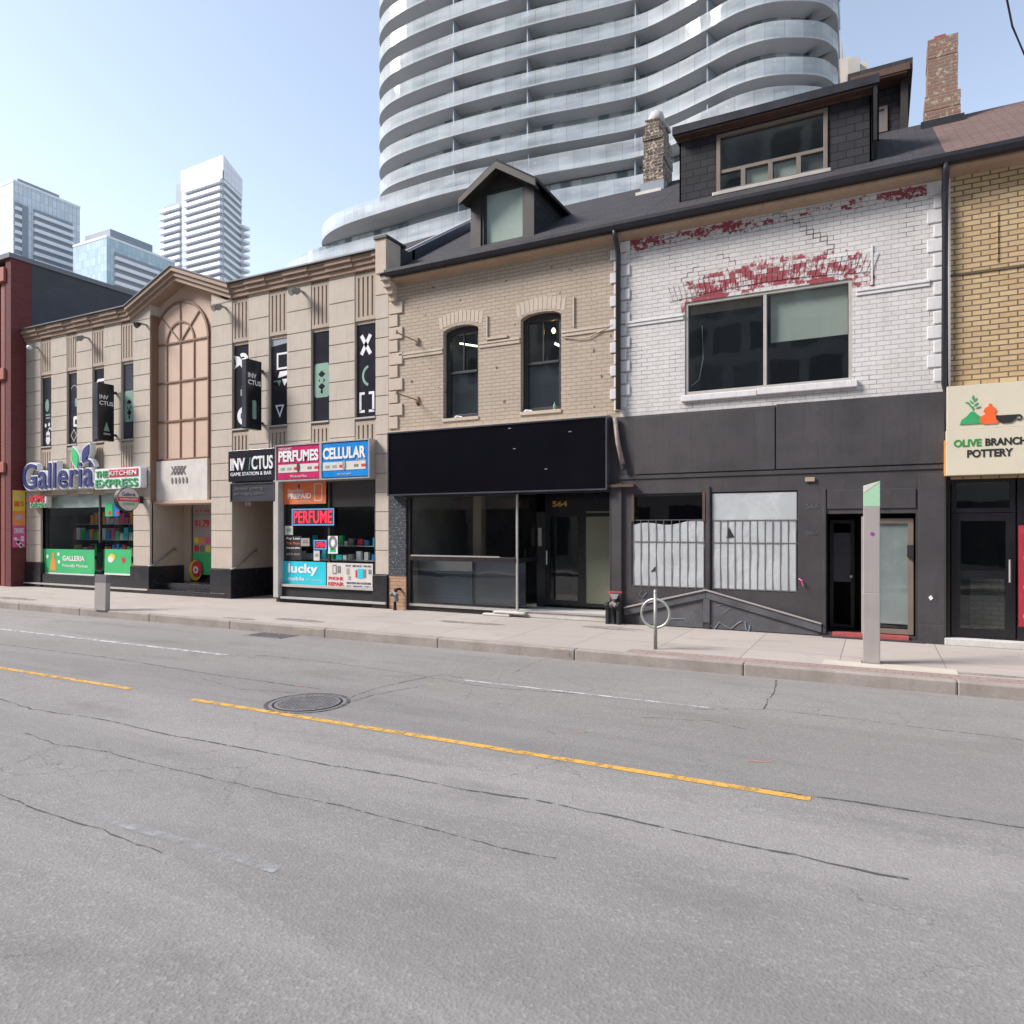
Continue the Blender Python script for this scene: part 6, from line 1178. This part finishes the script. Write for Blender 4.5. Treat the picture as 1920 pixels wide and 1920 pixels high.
floor(PODB, 31.3, 34.4, .5); floor(PODA, 34.5, 36.7, .45)
for z in zs_list: floor(MAIN, z, z + 2.8)
floor(PODB, 28.0, 31.3, .4); floor(PODB, 24.8, 28.0, .4)
MB().prism([(p[0], p[1]) for p in inset(PODB, 2.3)], 0, 24.8, 'z').build('podium', 'dist_grey', tw_)
MB().prism([(p[0], p[1]) for p in inset(MAIN, 2.6)], 24.8, 36.7 + 2.8 * 11, 'z').build('core', 'dist_grey', tw_)
# ================================================================== DISTANT TOWERS
M['cw_a'] = curtain('distant_glass_a', (.50, .56, .62), (.62, .67, .73), (.36, .41, .46), 1.5, 2.9, .10, .25, .1)
M['cw_b'] = curtain('distant_glass_b', (.32, .44, .50), (.48, .58, .63), (.34, .42, .47), 1.6, 2.9, .10, .2, .0)
M['cw_c'] = curtain('crown_panels', (.68, .69, .74), (.74, .75, .80), (.38, .42, .48), 3.0, 2.9, .09, .4, .3)
def slabtower(name, label, P, zt, zbase, fl, bands, mat='cw_a', crown=2, top=None):
    """P: plan corners; the visible faces run P[0]->P[1]->P[2]; bands: per face (from, to) fractions with balconies"""
    c_ = P[1]; t = thing(name, label, 'tower', (c_[0], c_[1], 0))
    b = MB(); b.strip(P[:3], 0, zt); b.strip([P[2], P[3], P[0]], 0, zt); b.quad(*[(p[0], p[1], zt) for p in P]); b.build('facade', mat, t)
    MB().prism([(p[0] + (p[0] - sum(q[0] for q in P) / 4) * .01, p[1] + (p[1] - sum(q[1] for q in P) / 4) * .01) for p in P], zt, zt + .8, 'z').build('parapet', 'dist_white', t)
    z = zt - crown * fl
    while z > zbase:
        for fi, (u0, u1, pr) in bands:
            a, b_ = Vector(P[fi]), Vector(P[fi + 1]); d = b_ - a; L_ = d.length; d.normalize(); n = Vector((d.y, -d.x)); s, e_ = a + d * L_ * u0, a + d * L_ * u1
            q = [s - n * .05, e_ - n * .05, e_ + n * pr, s + n * pr]
            MB().prism([tuple(k) for k in q], z - 1.25, z + .0, 'z').build('balcony', 'dist_white', t)
            q = [s - n * .05, e_ - n * .05, e_ + n * .12, s + n * .12]
            MB().prism([tuple(k) for k in q], z + .001, z + fl - 1.26, 'z').build('balcony_shade_strip', 'dist_grey', t)  # dark strip proud of the wall, painting the shade between balconies
        z -= fl
    return t
T1 = [(-322, 145.3), (-278.8, 145.3), (-278.8, 169.5), (-322, 169.5)]
t = slabtower('apartment_tower', 'white glass apartment tower with rows of balconies at the far left edge', T1, 128.4, 75, 2.9, [(1, (.28, .88, 1.2)), (1, (.02, .11, .6))], crown=3)
MB().box(-316, -283, 149, 164, 128.4, 132.2).build('penthouse', 'dist_grey', t); MB().box(-280.5, -278.3, 147.9, 150.2, 75, 121).build('grey_fin', 'dist_grey', t)
T2 = [(-259.3, 155.2), (-239.9, 155.2), (-239.9, 182.3), (-259.3, 182.3)]
t = slabtower('apartment_block', 'lower pale glass apartment block between two distant white towers', T2, 104.4, 70, 2.9, [(1, (.10, .92, 1.2))], 'cw_b', crown=2)
MB().box(-256, -241.5, 157.5, 174, 104.4, 108.6).build('penthouse', 'dist_grey', t)
T3 = [(-248, 191.5), (-224.3, 191.5), (-229.8, 205.45), (-250, 205.45)]
t = slabtower('slender_tower', 'tallest distant white tower with horizontal balcony bands', T3, 140.0, 82, 2.9, [(0, (.12, .99, 1.4)), (1, (.02, .96, .5))], crown=1)
for (k, (a, b)) in enumerate(((T3[0], T3[1]), (T3[1], T3[2]))):
    a, b = Vector(a), Vector(b); d = (b - a).normalized(); n = Vector((d.y, -d.x)) * .3; za, zb_ = (145.5, 146.4) if k == 0 else (146.4, 144.5)
    m_ = MB().quad((*(a + n), 137.5), (*(b + n), 137.5), (*(b + n), zb_), (*(a + n), za)); L_ = (b - a).length; m_.uv[0] = ((0, 0), (L_, 0), (L_, zb_ - 137.5), (0, za - 137.5)); m_.build('crown_screen', 'cw_c', t)
MB().box(-259.5, -248.0, 192.5, 205, 0, 134.5).build('west_wing', 'cw_a', t)
z = 132.5
while z > 80: MB().box(-261.0, -248.6, 190.9, 192.6, z - 1.25, z).build('balcony', 'dist_white', t); MB().box(-259.8, -248.4, 192.3, 192.5, z + .001, z + 1.6).build('balcony_shade_strip', 'dist_grey', t); z -= 2.9  # wing balconies, with dark strips painting the shade between them
MB().box(-254.6, -249, 194, 200, 134.5, 143).build('plant_room', 'dist_grey', t); 
z = 125
while z > 80: MB().box(-231.5, -227.3, 204, 207.5, z - 1.0, z).build('balcony', 'dist_white', t); z -= 2.9
# beige stepped tower
ct = thing('stepped_concrete_tower', 'beige stepped concrete tower top right of the curved tower', 'tower', (2, 88, 0)); yq = 90.0
for n_, (a, b, pt, dy) in enumerate(((1480, 1578, 84, 0), (1545, 1596, 112, -1.5), (1590, 1612, 108, -3.0), (1608, 1626, 116, -1.6))):
    X0q, X1q = fx(a, yq + dy), fx(b, yq + dy); MB().box(X0q, X1q, yq + dy, yq + 20 - n_, 0, fz((a + b) / 2, pt, yq + dy)).build('block', 'conc_tower', ct)
for z in range(12):
    zz = fz(1601, 140, yq - 3) - z * 3.2; f = MB().box(fx(1588, yq - 1.6), fx(1604, yq - 1.6), yq - 3.06, yq - 2.9, zz - 1.9, zz).build('window', 'cw_b', ct)
# ================================================================== OPPOSITE SIDE OF THE STREET (unseen, invented so the glass has something to reflect)
ob = thing('added_opposite_row', 'invented plain shop row across the street, out of view, added for window reflections', 'building', (-12, -4.6, 0))
M['opp'] = pm('opposite_facade', (.42, .38, .34), .85, .2, .5); M['opp_tall'] = brick('opposite_block_facade', (.40, .41, .42), (.18, .19, .20), (.55, .54, .53), 3.0, 3.2, .5, .1, .1, .1); MB().box(-120, 14, -16, -4.6, 0, 7.2).build('wall', 'opp', ob); MB().box(-120, 22, -50, -34, 0, 46).build('added_rear_block', 'opp_tall', ob)  # unseen tall rear block added so the upper windows reflect grey
x = -75.0; k = 0
while x < 13:
    MB().box(x, x + 1.3, -4.62, -4.58, 4.6, 6.6).build('window', 'cw_b', ob)
    if k % 2 == 0: MB().box(x - .4, x + 3.6, -4.62, -4.58, .5, 2.9).build('shop_window', 'film2', ob); MB().box(x - .6, x + 3.8, -4.75, -4.61, 3.0, 3.7).build('fascia', ('offwhite', 'redstep', 'dist_grey', 'cream')[k // 2 % 4], ob)
    x += 2.4; k += 1
# ------------------------------------------------------------------ tidy the working data
for o in bpy.data.objects:
    if '_org' in o: del o['_org']
